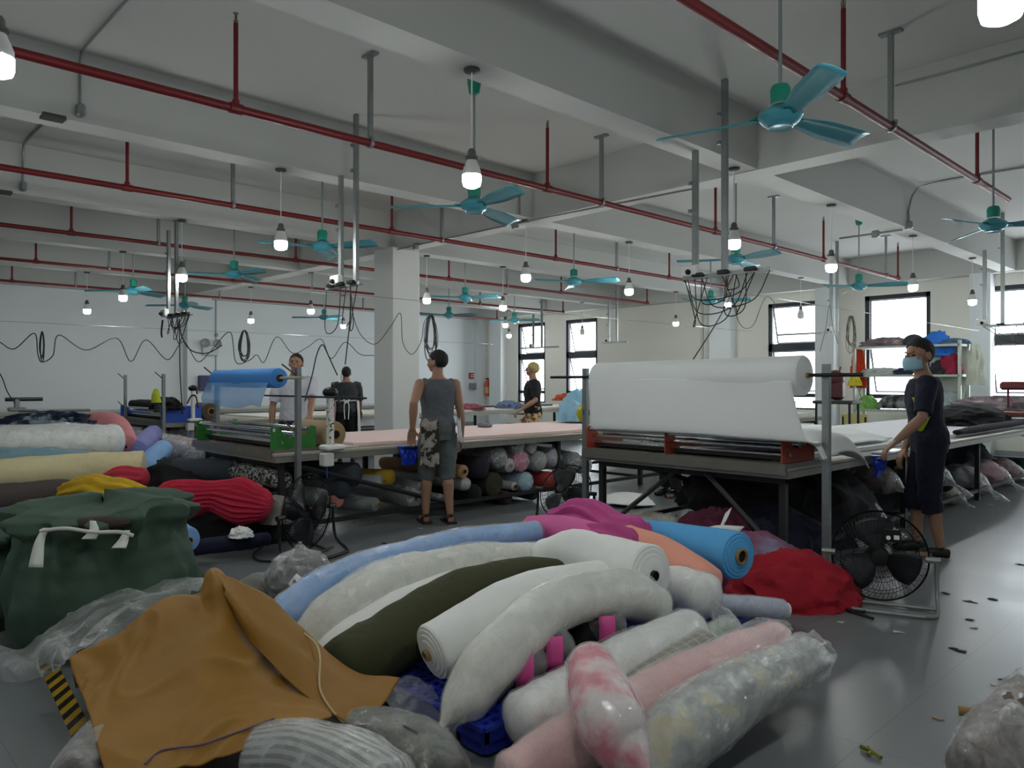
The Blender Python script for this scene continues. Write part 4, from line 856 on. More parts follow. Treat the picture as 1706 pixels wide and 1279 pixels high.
m = MB(); m.tube(spline(R3((68, 884, 3.66), (110, 880, 3.6), (155, 886, 3.6), (200, 886, 3.63), (222, 892, 3.66)), 30), .009, 8); m.build('tie_strap', strapm, o)
for q in (R3((76, 880, 3.72), (66, 905, 3.62), (60, 945, 3.55)), R3((212, 884, 3.72), (206, 900, 3.64), (198, 913, 3.6)), R3((155, 868, 3.68), (157, 884, 3.64), (148, 898, 3.62))):
    b = MB(); wd = .028; S = spline(q, 12); b.grid([[p+Vector((CS, SN, 0))*s*wd*(.5+.8*i/12) for s in (-1, 1)] for i, p in enumerate(S)]); b.build('strap_tail', strapm, o, mods=[('SOLIDIFY', dict(thickness=.004))])
bale(W(-30, 1040, 4.5), .4, .4, .58, 'dark green bale cut off at the edge of the photo', 7).location.z = 0
net = [R3((240, 870, 4.25), (270, 880, 4.3), (290, 900, 4.4)), R3((235, 930, 4.1), (280, 930, 4.15), (325, 945, 4.3)), R3((230, 985, 3.95), (290, 985, 4.0), (350, 975, 4.35)), R3((225, 1030, 3.85), (290, 1020, 3.9), (345, 1005, 4.1))]
tag(MB().grid(patch(net, 40, 40, .03, 4, 6, .5)).build('cloth_skirt', gre, mods=[('SOLIDIFY', dict(thickness=.005))]), 'dark green cloth spreading from the strapped bale to the floor', 'cloth')
# small bag with sticker, brown sack
o = roll('fabric_bag', 'charcoal bundle in a knotted clear bag with a white sticker', 'bag', R3((500, 985, 4.15), (500, 960, 4.15), (500, 935, 4.15)), [.17, .19, .12], cloth('2c2c2e'), 'round', 'round', fold=.03)
roll('plastic_wrap', None, None, R3((500, 990, 4.14), (500, 960, 4.14), (500, 930, 4.14), (500, 912, 4.14)), [.18, .2, .14, .03], PLs, 'round', 'tied', fold=.05).parent = o
w_ = [x for x in o.children][-1]; w_.location = w_.location-o.location
b = MB(); b.add(R3((480, 972, 3.9), (494, 955, 3.9), (511, 968, 3.9), (497, 990, 3.9)), [(0, 1, 2, 3)]); b.build('sticker', ramp_mat('label_print', 'noise', '707070', 'e3e3e3', 45, thr=.38), o, mods=[('SOLIDIFY', dict(thickness=.002))])
roll('fabric_roll', 'brown sack lying behind the tarpaulin peak', 'sack', R3((395, 1000, 4.1), (430, 990, 4.15), (460, 985, 4.2)), [.09, .11, .08], cloth('4f4a36'), 'round', 'round', plas=True, pcol=plastic(.03, .4, 9))
# ---- left pile ----
def LR(lab, q, r, c, **k): return roll('fabric_roll', lab, 'fabric roll', R3(*q), r, cloth(c) if isinstance(c, str) else c, k.pop('e0', 'round'), k.pop('e1', 'round'), **k)
LR('cream fabric roll lying on the dark rolls at the left edge', [(-70, 800, 6.7), (120, 785, 7.0), (238, 779, 7.2)], [.16, .165, .16], 'd3c79c', e1='cut', core=False, amp=.03)
LR('white wrapped roll above the cream one at the left edge', [(-70, 742, 7.3), (80, 735, 7.5), (192, 735, 7.7)], [.17, .17, .165], whitec, plas=True, pcol=plastic(.05, .4, 9))
LR('teal blue wrapped roll below the white wrapped roll', [(-70, 768, 7.05), (60, 762, 7.2), (150, 765, 7.35)], [.11, .1, .08], '5f97a6', plas=True, pcol=PL)
LR('grey green roll pressed between the white and cream rolls', [(20, 772, 7.2), (120, 765, 7.35), (205, 765, 7.5)], [.09, .1, .07], '6e7a72', plas=True, pcol=PL)
LR('white roll at the back top of the left pile', [(-70, 722, 8.2), (10, 715, 8.3), (45, 718, 8.3)], [.12, .12, .1], whitec)
LR('dusty pink roll curving over the left pile', [(100, 712, 8.5), (145, 706, 8.4), (185, 708, 8.3), (202, 725, 8.1), (208, 742, 7.85)], [.05, .12, .14, .13, .12], 'cf8287', e1='cut', coremat=M('7a3f40'), corer=.02)
LR('lavender roll end beside the dusty pink one', [(255, 722, 9.0), (238, 740, 8.4), (226, 752, 7.9)], [.1, .12, .12], '7d7fb5', e1='cut', core=False)
LR('small light blue roll below the lavender end', [(272, 748, 8.2), (258, 762, 7.9), (248, 782, 7.5)], [.1, .11, .1], '86aede')
LR('long dark brown roll under the cream roll', [(-70, 838, 6.35), (60, 830, 6.5), (190, 818, 6.75)], [.15, .15, .13], '4a423e')
LR('slate blue roll behind the strapped green bale', [(-70, 885, 5.9), (40, 868, 6.0), (150, 852, 6.2)], [.13, .13, .11], '4d5678')
heap('clothes_pile', 'navy and grey clothes piled on top of the left rolls', 'clothes pile', W(88, 712, 8.3), .55, .3, .16, ramp_mat('navy_mixed_cloth', 'noise', '161b3c', '2a3348', 5, c3='8fa3a8', thr=.5, soft=.06), rz=.8, amp=.3, fs=3)
# supports of the left pile
for i, (q, r, c, lab) in enumerate((([(-70, 880, 7.2), (200, 850, 7.6)], .17, '3d3b3c', 'charcoal roll at the bottom of the left pile'), ([(-70, 850, 8.0), (200, 812, 8.2)], .2, '55504c', 'grey brown roll low at the back of the left pile'), ([(-70, 790, 8.3), (180, 770, 8.4)], .2, '707478', 'grey roll in the middle of the left pile'))):
    LR(lab, q, r, c)
LR('yellow gathered cloth between the green bale and red cloth', [(112, 822, 6.5), (150, 818, 6.3), (200, 822, 6.1), (248, 836, 6.0)], [.09, .13, .12, .1], 'c9a21b', fold=.1, nf=9)
LR('small red gathered cloth with a pale tag near the cream roll end', [(178, 806, 6.9), (205, 798, 6.9), (238, 796, 6.9)], [.09, .12, .09], 'b92f44', fold=.1, nf=9)
roll('fabric_bundle', 'crimson cloth bundle pinched in the middle on black cloth', 'fabric bundle', R3((245, 850, 6.1), (290, 835, 6.2), (348, 826, 6.3), (400, 835, 6.3), (438, 842, 6.3)), [.08, .17, .12, .18, .13], cloth('bb2440'), 'round', 'round', fold=.08, nf=21, seg=110)
LR('rolled pink cloth end lying behind the crimson bundle', [(405, 812, 6.7), (425, 818, 6.55), (430, 832, 6.4)], [.06, .07, .05], 'c68486', fold=.05)
bk = cloth('0d0d10'); nvy = cloth('171b33')
heap('fabric_heap', 'black cloth heap behind the small red gathered cloth', 'cloth heap', G(285, 868), .62, .5, .6, bk, rz=.7, amp=.14)
heap('fabric_heap', 'black cloth heap under the crimson bundle', 'cloth heap', G(345, 902), .62, .42, .34, bk, rz=.77, amp=.12)
heap('fabric_heap', 'black cloth heap right of the crimson bundle', 'cloth heap', G(452, 880), .42, .35, .32, cloth('161413'), rz=.7, amp=.12)
heap('fabric_heap', 'black cloth heap under the green machine', 'cloth heap', G(415, 868), .5, .4, .5, bk, rz=.7, amp=.12)
LR('sky blue roll end right of the strapped green bale', [(270, 880, 5.7), (292, 890, 5.55), (312, 899, 5.4)], [.1, .105, .09], '7fa4d8', e1='cut')
LR('long navy roll on the floor in front of the black heap', [(300, 915, 5.75), (380, 905, 6.0), (445, 897, 6.2)], [.06, .065, .05], nvy)
heap('crumpled_cloth', 'crumpled white scrap on the black cloth', 'scrap', W(402, 893, 6.0), .1, .08, .07, whitec, amp=.35, sub=4)
heap('sack', 'pale grey sack leaning behind the side-turned floor fan', 'sack', W(462, 868, 6.5), .16, .14, .22, cloth('8d8a84'), amp=.12, sub=4)
# ---- goods under the machines and tables ----
def under(lab, px, py, r, c, X=-6.3, ln=1.5, e='cut', plas=False, core=True, tilt=0, name='fabric_roll', **k):
    p = XQ(px, py, X); p.z = max(p.z, r+.01); q = p+Vector((-ln, tilt, random.uniform(-.02, .02)))
    roll(name, lab, 'fabric roll' if name == 'fabric_roll' else 'bag', [q, p.lerp(q, .5)+Vector((0, 0, .01)), p], r, cloth(c) if isinstance(c, str) else c, 'round', e, plas=plas, pcol=plastic(.1, .7, 12) if plas else None, core=core, seg=24, n=14, **k)
UG = [('grey roll with a pale core end, upper of the two behind the diagonal brace', 633, 803, .075, '9ea4a8', dict(tilt=-1.0)), ('pale grey roll end low behind the diagonal brace', 625, 840, .07, '8c9090', dict(tilt=-.8)),
      ('yellow and olive roll tied with white plastic under the table', 650, 795, .08, 'a8881e', dict(tilt=-.9, e='round')), ('coral striped roll end under the machine', 563, 832, .075, 'b8776c', dict(tilt=-.4, e='cut', core=False)),
      ('teal grey wrapped bundle next to the coral roll end', 535, 830, .09, '6d8280', dict(plas=True, e='round', tilt=-.3)), ('black and white patterned bundle below the green machine', 470, 800, .09, ramp_mat('speckled_cloth', 'noise', '1c1c1c', 'a9a9a5', 40), dict(e='round')),
      ('large charcoal roll lying slanted below the hand cutter', 590, 790, .12, '3a4048', dict(tilt=-1.1, e='round')), ('dark slate roll behind the two pale roll ends', 570, 812, .11, '30353c', dict(tilt=-.9, e='round')),
      ('grey plastic wrapped roll left of the standing man legs', 690, 830, .1, '8a9096', dict(plas=True)), ('pale grey striped roll end left of the man legs', 700, 812, .06, 'a3a7ac', dict()),
      ('white wrapped roll end seen between the man legs', 733, 832, .06, 'b5b8b5', dict(plas=True)),
      ('tan roll end with a small core right of the man', 771, 785, .075, 'c29a70', dict()), ('dark olive roll end beneath the table', 823, 806, .13, '3d3b2a', dict(core=False)), ('grey wrapped roll beside the dark olive end', 830, 762, .12, '5c5a64', dict(plas=True, e='round')),
      ('white tagged wrapped roll left of the pink roll end', 848, 775, .08, 'b9b2b4', dict(plas=True)), ('bright pink wrapped roll end with a white tag', 868, 768, .12, 'cf4f86', dict(plas=True, core=False)), ('light blue roll end below the bright pink one', 875, 802, .115, '8fc0d6', dict(core=False, plas=True)),
      ('white core tube end left of the light blue roll', 856, 810, .05, 'c9c4c8', dict()), ('grey green roll under the table top behind the pink end', 862, 742, .1, '5f6e6c', dict(e='round', plas=True)), ('cream wrapped bundle above the grey wrapped roll', 885, 745, .08, 'b9b6a6', dict(e='round', plas=True)),
      ('silver plastic wrapped roll end right of the pink one', 898, 768, .12, '8f9490', dict(plas=True, e='round')), ('lilac grey wrapped roll with orange tag', 922, 762, .12, 'a3a5b5', dict(plas=True, e='round')), ('orange red roll behind the rear floor fan', 915, 800, .11, 'b8403f', dict(e='round')),
      ('charcoal striped wrapped roll under the far table end', 955, 768, .12, '4a4f55', dict(plas=True, e='round')), ('black and white mottled roll near the orange bracket', 975, 775, .11, ramp_mat('mottled_cloth', 'noise', '3b3b3e', 'b0b0b0', 18), dict(plas=True, e='round')),
      ('teal dark wrapped roll under the light blue end', 888, 820, .09, '243a3c', dict(e='round')), ('maroon wrapped roll on the floor near the table leg', 845, 830, .07, '50323a', dict(e='round')), ('black roll lying on the floor near the man sandals', 790, 822, .1, '18181c', dict(e='round')),
      ('white folded wrap sticking out behind the sandals', 775, 806, .07, 'b0b2ae', dict(e='round', plas=True)), ('dark purple roll stack at the back below pink fabric', 800, 780, .12, '2b2230', dict(e='round'))]
for lab, px, py, r, c, k in UG: under(lab, px, py, r, c, **k)
under('pale wrapped bundle by the left leg of the green machine', 322, 752, .12, 'a99f9f', X=-8.6, plas=True, e='round'); under('pink mottled bundle by the green machine leg', 338, 745, .08, 'b06e74', X=-8.4, plas=True, e='round')
under('dark grey plastic wrapped bundle under the blue machine', 290, 748, .2, '3a3f3c', X=-11.2, plas=True, e='round'); under('white and grey bundle left leg of green machine', 345, 785, .1, '8f9290', X=-8.1, plas=True, e='round')
under('grey plastic covered roll behind the green machine brace', 380, 775, .12, '50524c', X=-7.6, plas=True, e='round')
for i, (px, py, c, lab) in enumerate(((310, 722, '6b6b68', 'grey bundle on the low rail behind the blue machine'), (335, 715, '54605c', 'green grey bundle under the table past the blue machine'), (300, 738, '33383a', 'dark bundle behind the galvanised post of the blue machine'))):
    under(lab, px, py, .14, c, X=-12.6, plas=True, e='round')
# row 2: below the far tables
for i in range(7):
    c = ('6e2a38', '9c9ca2', '3a4a60', '7d7264', '2b2b30', '8a5a62', '50585c')[i]
    p = Vector((-12.35, 8.4+i*.95, .2)); nm = ('maroon', 'grey', 'navy', 'taupe', 'black', 'dusty rose', 'slate')[i]
    roll('fabric_roll', nm+' roll under the distant table beyond the column', 'fabric roll', [p+Vector((-1, 0, 0)), p], .16, cloth(c), seg=16, n=8)
# right of and under the white roll machine
net = [R3((1235, 925, 4.75), (1290, 930, 4.9), (1340, 950, 4.95)), R3((1215, 970, 4.5), (1290, 965, 4.55), (1365, 965, 4.75)), R3((1205, 1000, 4.35), (1290, 1005, 4.4), (1390, 1005, 4.55))]
heap('red_cloth_heap', 'bright red cloth heap on the floor beside the floor fan', 'cloth heap', G(1322, 1000), .42, .3, .31, cloth('a8182a'), rz=.85, amp=.12, power=1.25)
heap('cloth_heap', 'mauve and blue cloth in plastic between the light blue roll and red heap', 'cloth heap', G(1262, 985)+Vector((-.1, .1, 0)), .42, .25, .36, ramp_mat('mauve_cloth', 'noise', '8a4f6a', '9f97b5', 4, c3='7ba7c4', soft=.12), rz=.9, amp=.12)
heap('wrapped_clothes', 'white and beige clothes in plastic behind the light blue roll', 'clothes pile', G(1085, 905), .5, .3, .25, ramp_mat('beige_white_cloth', 'noise', '9a9688', 'd0d0c8', 5, soft=.2), rz=.7, amp=.2, fs=3)
heap('wrapped_clothes', 'maroon clothes tied with white strips under the orange bracket machine', 'clothes pile', G(1200, 925), .42, .32, .36, cloth('5a2136'), rz=.8, amp=.18)
for q, lab in ((R3((1190, 892, 4.9), (1200, 870, 4.9), (1208, 850, 4.95)), 'long'), (R3((1165, 885, 4.95), (1190, 880, 4.9), (1230, 882, 4.85)), 'short')):
    b = MB(); S = spline(q, 14); b.grid([[p+Vector((CS*.02, SN*.02, .02*s)) + Vector((CS, SN, 0))*s*.02 for s in (-1, 1)] for p in S]); tag(b.build('cloth_strip', whitec, mods=[('SOLIDIFY', dict(thickness=.006))]), lab+' white knotted strip on the maroon clothes', 'cloth strip')
heap('wrapped_clothes', 'dark navy clothes bag below the right side of the orange bracket machine', 'clothes pile', G(1290, 925), .45, .35, .38, cloth('14172c'), rz=.8, amp=.15)
heap('fabric_heap', 'huge black cloth bundle sagging under the white roll table', 'cloth heap', Vector((-3.45, 6.2, .3)), .6, .55, .4, cloth('0e0d12'), amp=.1)
heap('fabric_heap', 'black cloth pile filling the space under the white roll table', 'cloth heap', Vector((-3.1, 6.8, 0)), .5, .9, .62, cloth('131217'), amp=.12)
heap('wrapped_clothes', 'grey white bundle under the far side of the white roll table', 'clothes pile', Vector((-4.1, 7.4, 0)), .35, .4, .3, offw, amp=.2)
tag(MB().grid(patch([[G(1010, 822, .02), G(1045, 820, .05), G(1078, 825, .02)], [G(1000, 838, .02), G(1045, 842, .04), G(1092, 842, .02)]], 20, 14, .015, 4)).build('paper_sheet', whitec, mods=[('SOLIDIFY', dict(thickness=.004))]), 'white cloth scrap on the floor behind the white roll table leg', 'scrap')
heap('white_paper_stack', 'white papers wedged under the white roll table', 'paper', Vector((-3.35, 5.75, .68)), .22, .2, .03, WHITEP, amp=.1, sub=3)
for i, (yy, xx) in enumerate(((8.6, -3.7), (10.6, -3.8), (12.7, -3.7))):
    heap('fabric_heap', ('black', 'charcoal', 'dark navy')[i]+' cloth pile deep under the white fabric table, '+('first', 'second', 'third')[i]+' from the orange machine', 'cloth heap', Vector((xx, yy, 0)), .6, 1.15, .58, cloth(('121216', '202024', '151a2a')[i]), amp=.12, seed=i, sub=4)
bagc = ['4f6f86', 'b7a6b2', '3a4a40', 'c49aa6', '8f6a6c', '9aa0a2', 'b0a890', '2a2e3c']
for i, (px, py, r, c, pl, lab) in enumerate(((1560, 790, .16, '3d4c60', 1, 'blue grey bag under the table right behind the masked man'), (1590, 830, .11, '9a927c', 1, 'beige white bag on the floor behind the masked man'), (1622, 800, .17, '8d8890', 1, 'grey plastic bag leaning on the table leg'), (1660, 790, .17, 'c08a9a', 1, 'pink clothes in a clear bag under the table'),
        (1688, 785, .15, '8a4c50', 1, 'maroon clothes bag beyond the pink one'), (1580, 800, .14, '101a2c', 0, 'dark navy bundle under the table behind the masked man'), (1715, 800, .14, '1f3a34', 0, 'dark green bundle at the photo edge under the table'), (1635, 835, .1, '8b7f86', 1, 'torn grey plastic bag on the aisle floor'), (1478, 800, .14, '7d5f5c', 1, 'brown wrapped roll under the table left of the masked man'), (1450, 855, .14, '9a9ea0', 1, 'crumpled white plastic bag behind the big floor fan'), (1400, 880, .12, '6d7470', 1, 'grey bag behind the post and floor fan'))):
    p = XQ(px, py, -2.75); p.z = max(p.z, r)
    roll('fabric_bag', lab, 'bag', [p+Vector((-.3, 0, 0)), p+Vector((-.12, 0, .02)), p+Vector((0, .0, -.02))], [r*.8, r, r*.85], cloth(c), 'round', 'round', plas='bag' if pl else None, pcol=plastic(.1, .6, 9), fold=.05, seg=22, n=10)
p = XP(1680, -2.55, 0)
# litter
lm = [M('2a2a2c', .8), M('c9c9c4', .8), M('9b8a70', .8), M('17171a', .8)]
LT = [(1575, 988, 'black', 'black scrap on the aisle floor closest to the tube stand of the big fan'), (1617, 1002, 'dark grey', 'dark grey square scrap in the right aisle'), (1615, 1032, 'black', 'black scrap just beyond the two scraps in a row'), (1588, 1080, 'black', 'black thread scrap at the start of a short row in the aisle'), (1602, 1084, 'dark grey', 'dark grey thread scrap at the end of a short row in the aisle'), (1655, 998, 'black', 'small black scrap between the grey square and the photo edge'), (1625, 1045, 'white', 'white scrap on the aisle tiles near a tile joint'), (1432, 1013, 'white', 'white scrap right under the black guard of the big fan'), (1400, 1036, 'white', 'white scrap on the floor in front of the big fan stand'), (1700, 940, 'black', 'black scrap on the bright floor at the photo edge'),
      (1655, 1139, 'white', 'white scrap next to the shiny plastic roll in the corner'), (1673, 1132, 'black', 'black scrap next to the shiny plastic roll in the corner'), (1560, 1196, 'tan', 'tan scrap left of the cardboard tube end'), (1495, 1052, 'white', 'white scrap alone in the middle of the dull floor'),
      (620, 868, 'white', 'white scrap under the long table, left of the sandals'), (700, 880, 'white', 'white scrap beside the black sandals'), (640, 905, 'dark grey', 'dark grey ring-shaped scrap above the sky blue roll'), (545, 890, 'white', 'white scrap by the side-turned fan foot'), (750, 905, 'tan', 'tan scrap between the sandals and the white rolls'), (590, 870, 'tan', 'tan strip scrap under the long table edge'), (1650, 840, 'white', 'white scrap beside the torn grey bag'), (1420, 1010, 'dark grey', 'dark grey scrap below the big fan')]
for i, (px, py, cn, lb) in enumerate(LT):
    p = G(px, py, .003); m = MB(); a = random.random()*6; s = .012+.012*random.random(); n = 7; v = []
    for k in range(n):
        b_ = 2*math.pi*k/n; rr = s*(.5+.8*random.random()); v.append(p+Vector((math.cos(b_)*rr*1.6, math.sin(b_)*rr, .004*random.random())))
    m.add(v, [tuple(range(n))])
    tag(m.build('fabric_scrap', lm[{'black': 3, 'dark grey': 0, 'white': 1, 'tan': 2}[cn]], flat=True, mods=[('SOLIDIFY', dict(thickness=.003))]), lb, 'scrap', 'scraps on the floor')
m = MB(); m.tube([G(1434, 1243, .012), G(1452, 1251, .014), G(1468, 1262, .012)], .008, 8); m.tube([G(1448, 1244, .012), G(1452, 1251, .014), G(1446, 1256, .012)], .006, 8)
tag(m.build('plastic_clip', M('7a7d22', .4)), 'olive green plastic clip lying alone on the near floor', 'clip')
hang([(470, 893), (440, 905), (422, 925), (450, 935), (490, 930)], 0, 'x', '', '') if False else None
m = MB(); cable(m, [G(a, b, .012) for a, b in ((545, 915), (500, 900), (455, 902), (425, 920), (430, 933), (475, 935))], .009, 50, 6); tag(m.build('power_cable', RUBBER), 'black cable looped on the floor by the side-turned fan', 'cable')
m = MB(); cable(m, [G(a, b, .012) for a, b in ((1385, 1000), (1420, 1005), (1440, 1018), (1410, 1015), (1455, 1030))], .008, 40, 6); tag(m.build('power_cable', RUBBER), 'black cable on the floor in front of the big floor fan', 'cable')
# ---------------- floor fans ----------------
def floor_fan(c, ax, R, lab, foot=True, tilt=0):
    th = thing('floor_fan', c, lab, 'floor fan'); ax = Vector(ax).normalized(); q = Vector((0, 0, 1)).rotation_difference(ax).to_matrix()
    def T(v): return q @ Vector(v)
    wire = M('1a1a1c', .35, .6, 0, 0, 0)
    for sgn in (1, -1):
        m = MB()
        for k in range(64 if sgn > 0 else 40):
            a = 2*math.pi*k/(64 if sgn > 0 else 40); pts = []
            for t in (0, .35, .7, .9, 1):
                rr = R*lerp(.16, 1, t); z = sgn*(.1*R/.27)*(1-t**2.4)
                a2 = a+.5*(1-t)*sgn; pts.append(T((rr*math.cos(a2), rr*math.sin(a2), z)))
            m.tube(pts, .0016, 3, cap=False)
        for rr, z in ((1, 0), (.82, .055), (.55, .085), (.3, .1)):
            ring = [T((R*rr*math.cos(a), R*rr*math.sin(a), sgn*z*R/.27)) for a in [2*math.pi*i/40 for i in range(41)]]; m.tube(ring, .006 if rr == 1 else .002, 5, cap=False)
        m.build('guard', wire, th, local=True)
    m = MB(); m.lathe((0, 0, 0), [(.001, .105*R/.27), (R*.17, .1*R/.27), (R*.19, .085*R/.27)], 20, axis=ax); m.build('badge', BLACKM, th, local=True)
    m = MB(); m.lathe(T((0, 0, -.2*R/.27)), [(R*.12, 0), (R*.25, .03), (R*.28, .13), (R*.2, .2)], 20, axis=ax); m.build('motor', BLACKM, th, local=True)
    for k in range(3):
        a0 = 2*math.pi*k/3; P = []
        for t in [i/8 for i in range(9)]:
            rr = R*(.15+.72*t); hw = .25+.42*math.sin(math.pi*min(1, .25+t*.6)); row = []
            for u in (-1, -.5, 0, .5, 1): row.append(T((rr*math.cos(a0+u*hw), rr*math.sin(a0+u*hw), .03*u)))
            P.append(row)
        MB().grid(P).build('blade', M('34363a', .35, .4, 0, 0, 0), th, local=True, mods=[('SOLIDIFY', dict(thickness=.002))])
    h = c[2]; side = Vector((-ax.y, ax.x, 0)).normalized(); m = MB(); tube = M('8f9490', .4, .5)
    for s in (-1, 1):
        A = side*s*(R+.04); fl = Vector((0, 0, -h+.015)); fw = Vector((ax.x, ax.y, 0)).normalized()
        m = MB(); cable(m, [A, A+Vector((0, 0, -.1)), A*1.0+fl*.75+fw*.03, A*.98+fl+fw*.14, A*.75+fl+fw*.2], .013, 24, 8); m.tube([A+side*s*.02, A-side*s*.06], .02, 8); m.build('stand_leg', tube if foot else BLACKM, th, local=True)
    m = MB(); fw = Vector((ax.x, ax.y, 0)).normalized(); m.tube([side*(R+.04)*.78+Vector((0, 0, -h+.015))+fw*.2, -side*(R+.04)*.78+Vector((0, 0, -h+.015))+fw*.2], .013, 8); m.build('foot_bar', tube if foot else BLACKM, th, local=True)
    m = MB(); m.tube([-side*(R+.04)+Vector((0, 0, -h+.015)), side*(R+.04)+Vector((0, 0, -h+.015))]+[], .012, 8); m.build('rear_bar', tube if foot else BLACKM, th, local=True)
    return th
c = W(1465, 925, 4.75); ff = floor_fan(c, (Vector((0, 0, 1.3))-c)*Vector((1, 1, .35)), .275, 'big black wire floor fan on a grey tube stand at the right')
th = ff; d_ = (Vector((0, 0, 1.3))-c).normalized(); sd_ = Vector((-d_.y, d_.x, 0)).normalized()
MB().box(d_*.085+sd_*.07+Vector((0, 0, .13)), (.1, .02, .075), rz=math.atan2(d_.y, d_.x)+math.pi/2).build('control_plate', BLACKM, th, local=True, flat=True)
m = MB(); m.box(d_*.1+sd_*.095+Vector((0, 0, .12)), (.03, .006, .025), rz=math.atan2(d_.y, d_.x)+math.pi/2); m.lathe(d_*.1+sd_*.05+Vector((0, 0, .115)), [(.013, 0), (.013, .004)], 14, axis=d_); m.build('control_label', WHITEP, th, local=True, flat=True)
c = W(512, 852, 6.05); floor_fan(c, (CS*.9+SN*.38, SN*.9-CS*.38, 0), .3, 'dark floor fan turned sideways at the end of the green machine', False)
c = W(942, 818, 7.2); floor_fan(c, (.2, -1, .55), .27, 'dark floor fan tilted back between the two long tables', False)
# ---------------- far right: shelf, machines, piles ----------------
th = thing('storage_rack', (0, 0, 0), 'pale metal storage rack standing before the shelf window', 'storage rack')
SY = 15.6; xa, xb = YP(1432, SY, 0).x, YP(1606, SY, 0).x; rm = M('aeb6ac', .5, .3, .1, 20, .08)
zs = [zy(1500, y, SY) for y in (684, 626, 578)]; zt = zy(1500, 571, SY)
for x in (xa, xb):
    for y in (SY-.25, SY+.25): MB().box((x, y, zt/2), (.05, .05, zt)).build('post', rm, th, flat=True)
    m = MB(); m.tube([(x, SY-.25, .9), (x, SY+.25, 1.5)], .012, 4); m.tube([(x, SY+.25, .9), (x, SY-.25, 1.5)], .012, 4); m.build('cross_brace', rm, th, flat=True)
for z in zs: MB().box(((xa+xb)/2, SY, z), (xb-xa, .55, .04)).build('shelf', rm, th, flat=True)
MB().box((lerp(xa, xb, .83), SY+.2, (zs[0]+zs[2])/2), ((xb-xa)*.34, .02, zs[2]-zs[0])).build('back_panel', rm, th, flat=True)
def pile(px, py, rx, ry, h, c, lab, Y=SY, P=None, name='clothes_pile', cat='clothes pile', **k):
    p = P or YQ(px, py, Y); heap(name, lab, cat, p, rx, ry, h, cloth(c) if isinstance(c, str) else c, sub=4, amp=k.pop('amp', .25), seed=px % 17, **k)
mixc = ramp_mat('mixed_clothes', 'noise', '6a6268', 'b9a9a2', 6, c3='8d7a80', soft=.15)
pile(1478, 576, .5, .22, .16, mixc, 'mixed pale clothes on the top shelf'); pile(1522, 574, .2, .2, .2, '3a3d40', 'grey lidded pot on the top shelf', name='storage_pot', cat='pot', amp=.04)
pile(1562, 592, .28, .1, .42, '2f72cc', 'blue plastic bag hanging over the top shelf', name='plastic_bag', cat='bag'); pile(1590, 573, .25, .2, .1, '46617c', 'grey blue cloth on the top shelf corner', name='folded_cloth', cat='cloth')
pile(1470, 624, .5, .2, .13, 'b5b8b8', 'grey cloth on the middle shelf'); pile(1503, 622, .25, .2, .1, '22304a', 'navy strap cloth on the middle shelf', name='folded_cloth', cat='cloth'); pile(1566, 624, .18, .18, .26, '2b2a30', 'black bag on the middle shelf', name='cloth_bag', cat='bag'); pile(1583, 622, .2, .16, .36, '8a1c3a', 'maroon bag on the middle shelf', name='cloth_bag', cat='bag')
pile(1446, 682, .2, .2, .26, '7fb45a', 'light green basket bag on the lower shelf', name='cloth_bag', cat='bag'); pile(1500, 680, .4, .2, .25, ramp_mat('dark_mixed', 'noise', '26282a', '8d9090', 6, soft=.1), 'dark clothes on the lower shelf'); pile(1575, 680, .4, .2, .3, '9aa3a6', 'pale clothes heaped on the lower shelf')
pile(1430, 645, .15, .12, .75, 'c8401f', 'red orange plastic bottles bag hanging on the rack side', name='hanging_bag', cat='bag'); pile(1424, 642, .12, .1, .22, 'd0c43c', 'yellow cloth hanging on the rack corner', Y=SY-.3, name='hanging_cloth', cat='cloth')
pile(1625, 640, .14, .12, .7, 'b9beb0', 'white wire hanger bundle on the rack end', Y=SY, name='hanger_bundle', cat='hangers')
p = XP(1625, -3.1, .82); heap('fabric_heap', 'large black cloth pile at the far end of the table', 'cloth heap', XP(1610, -3.3, .83), .5, .9, .26, bk, amp=.12)
pile(1670, 692, .8, .5, .28, mixc, 'long heap of pale mixed clothes by the last window', Y=13.9, amp=.3, fs=4)
th = thing('sewing_machine', YQ(1700, 692, 12.6), 'dark red sewing machine at the photo edge', 'sewing machine'); dr = M('6a1c20', .35)
MB().box((0, 0, .02), (.5, .25, .06), bev=.01).build('base', M('7a3c28', .6), th, local=True)
m = MB(); m.box((.15, 0, .25), (.13, .14, .42), bev=.03); m.box((-.05, 0, .42), (.4, .12, .12), bev=.03); m.tube([(-.15, 0, .4), (-.15, 0, .1)], .015, 8); m.tube([(-.1, 0, .45), (-.1, 0, .65)], .006, 6); m.build('machine_arm', dr, th, local=True)
th = thing('overlock_machine', YQ(1395, 672, 11.5), 'dark maroon overlock machine behind the white roll post', 'sewing machine')
MB().box((0, 0, .02), (.6, .4, .05), bev=.01).build('work_surface', M('2c2c2e', .5), th, local=True)
m = MB(); m.box((0, 0, .2), (.2, .2, .3), bev=.05); m.ell((-.03, 0, .38), (.13, .12, .13)); m.tube([(.03, 0, .45), (.05, 0, .56)], .015, 6); m.box((-.12, 0, .1), (.15, .15, .08), bev=.02); m.build('machine_body', M('52242a', .35), th, local=True)
p0 = YQ(1395, 672, 11.5); 
for dx in (-.25, .25):
    for dy in (-.16, .16): MB().box((dx, dy, -p0.z/2), (.03, .03, p0.z)).build('leg', BLACKM, th, local=True, flat=True)
th = thing('chair', Vector((YP(1415, 12.4, 0).x, 12.4, 0)), 'pale yellow wooden chair by the storage rack', 'chair'); wd_ = M('c2b878', .6)
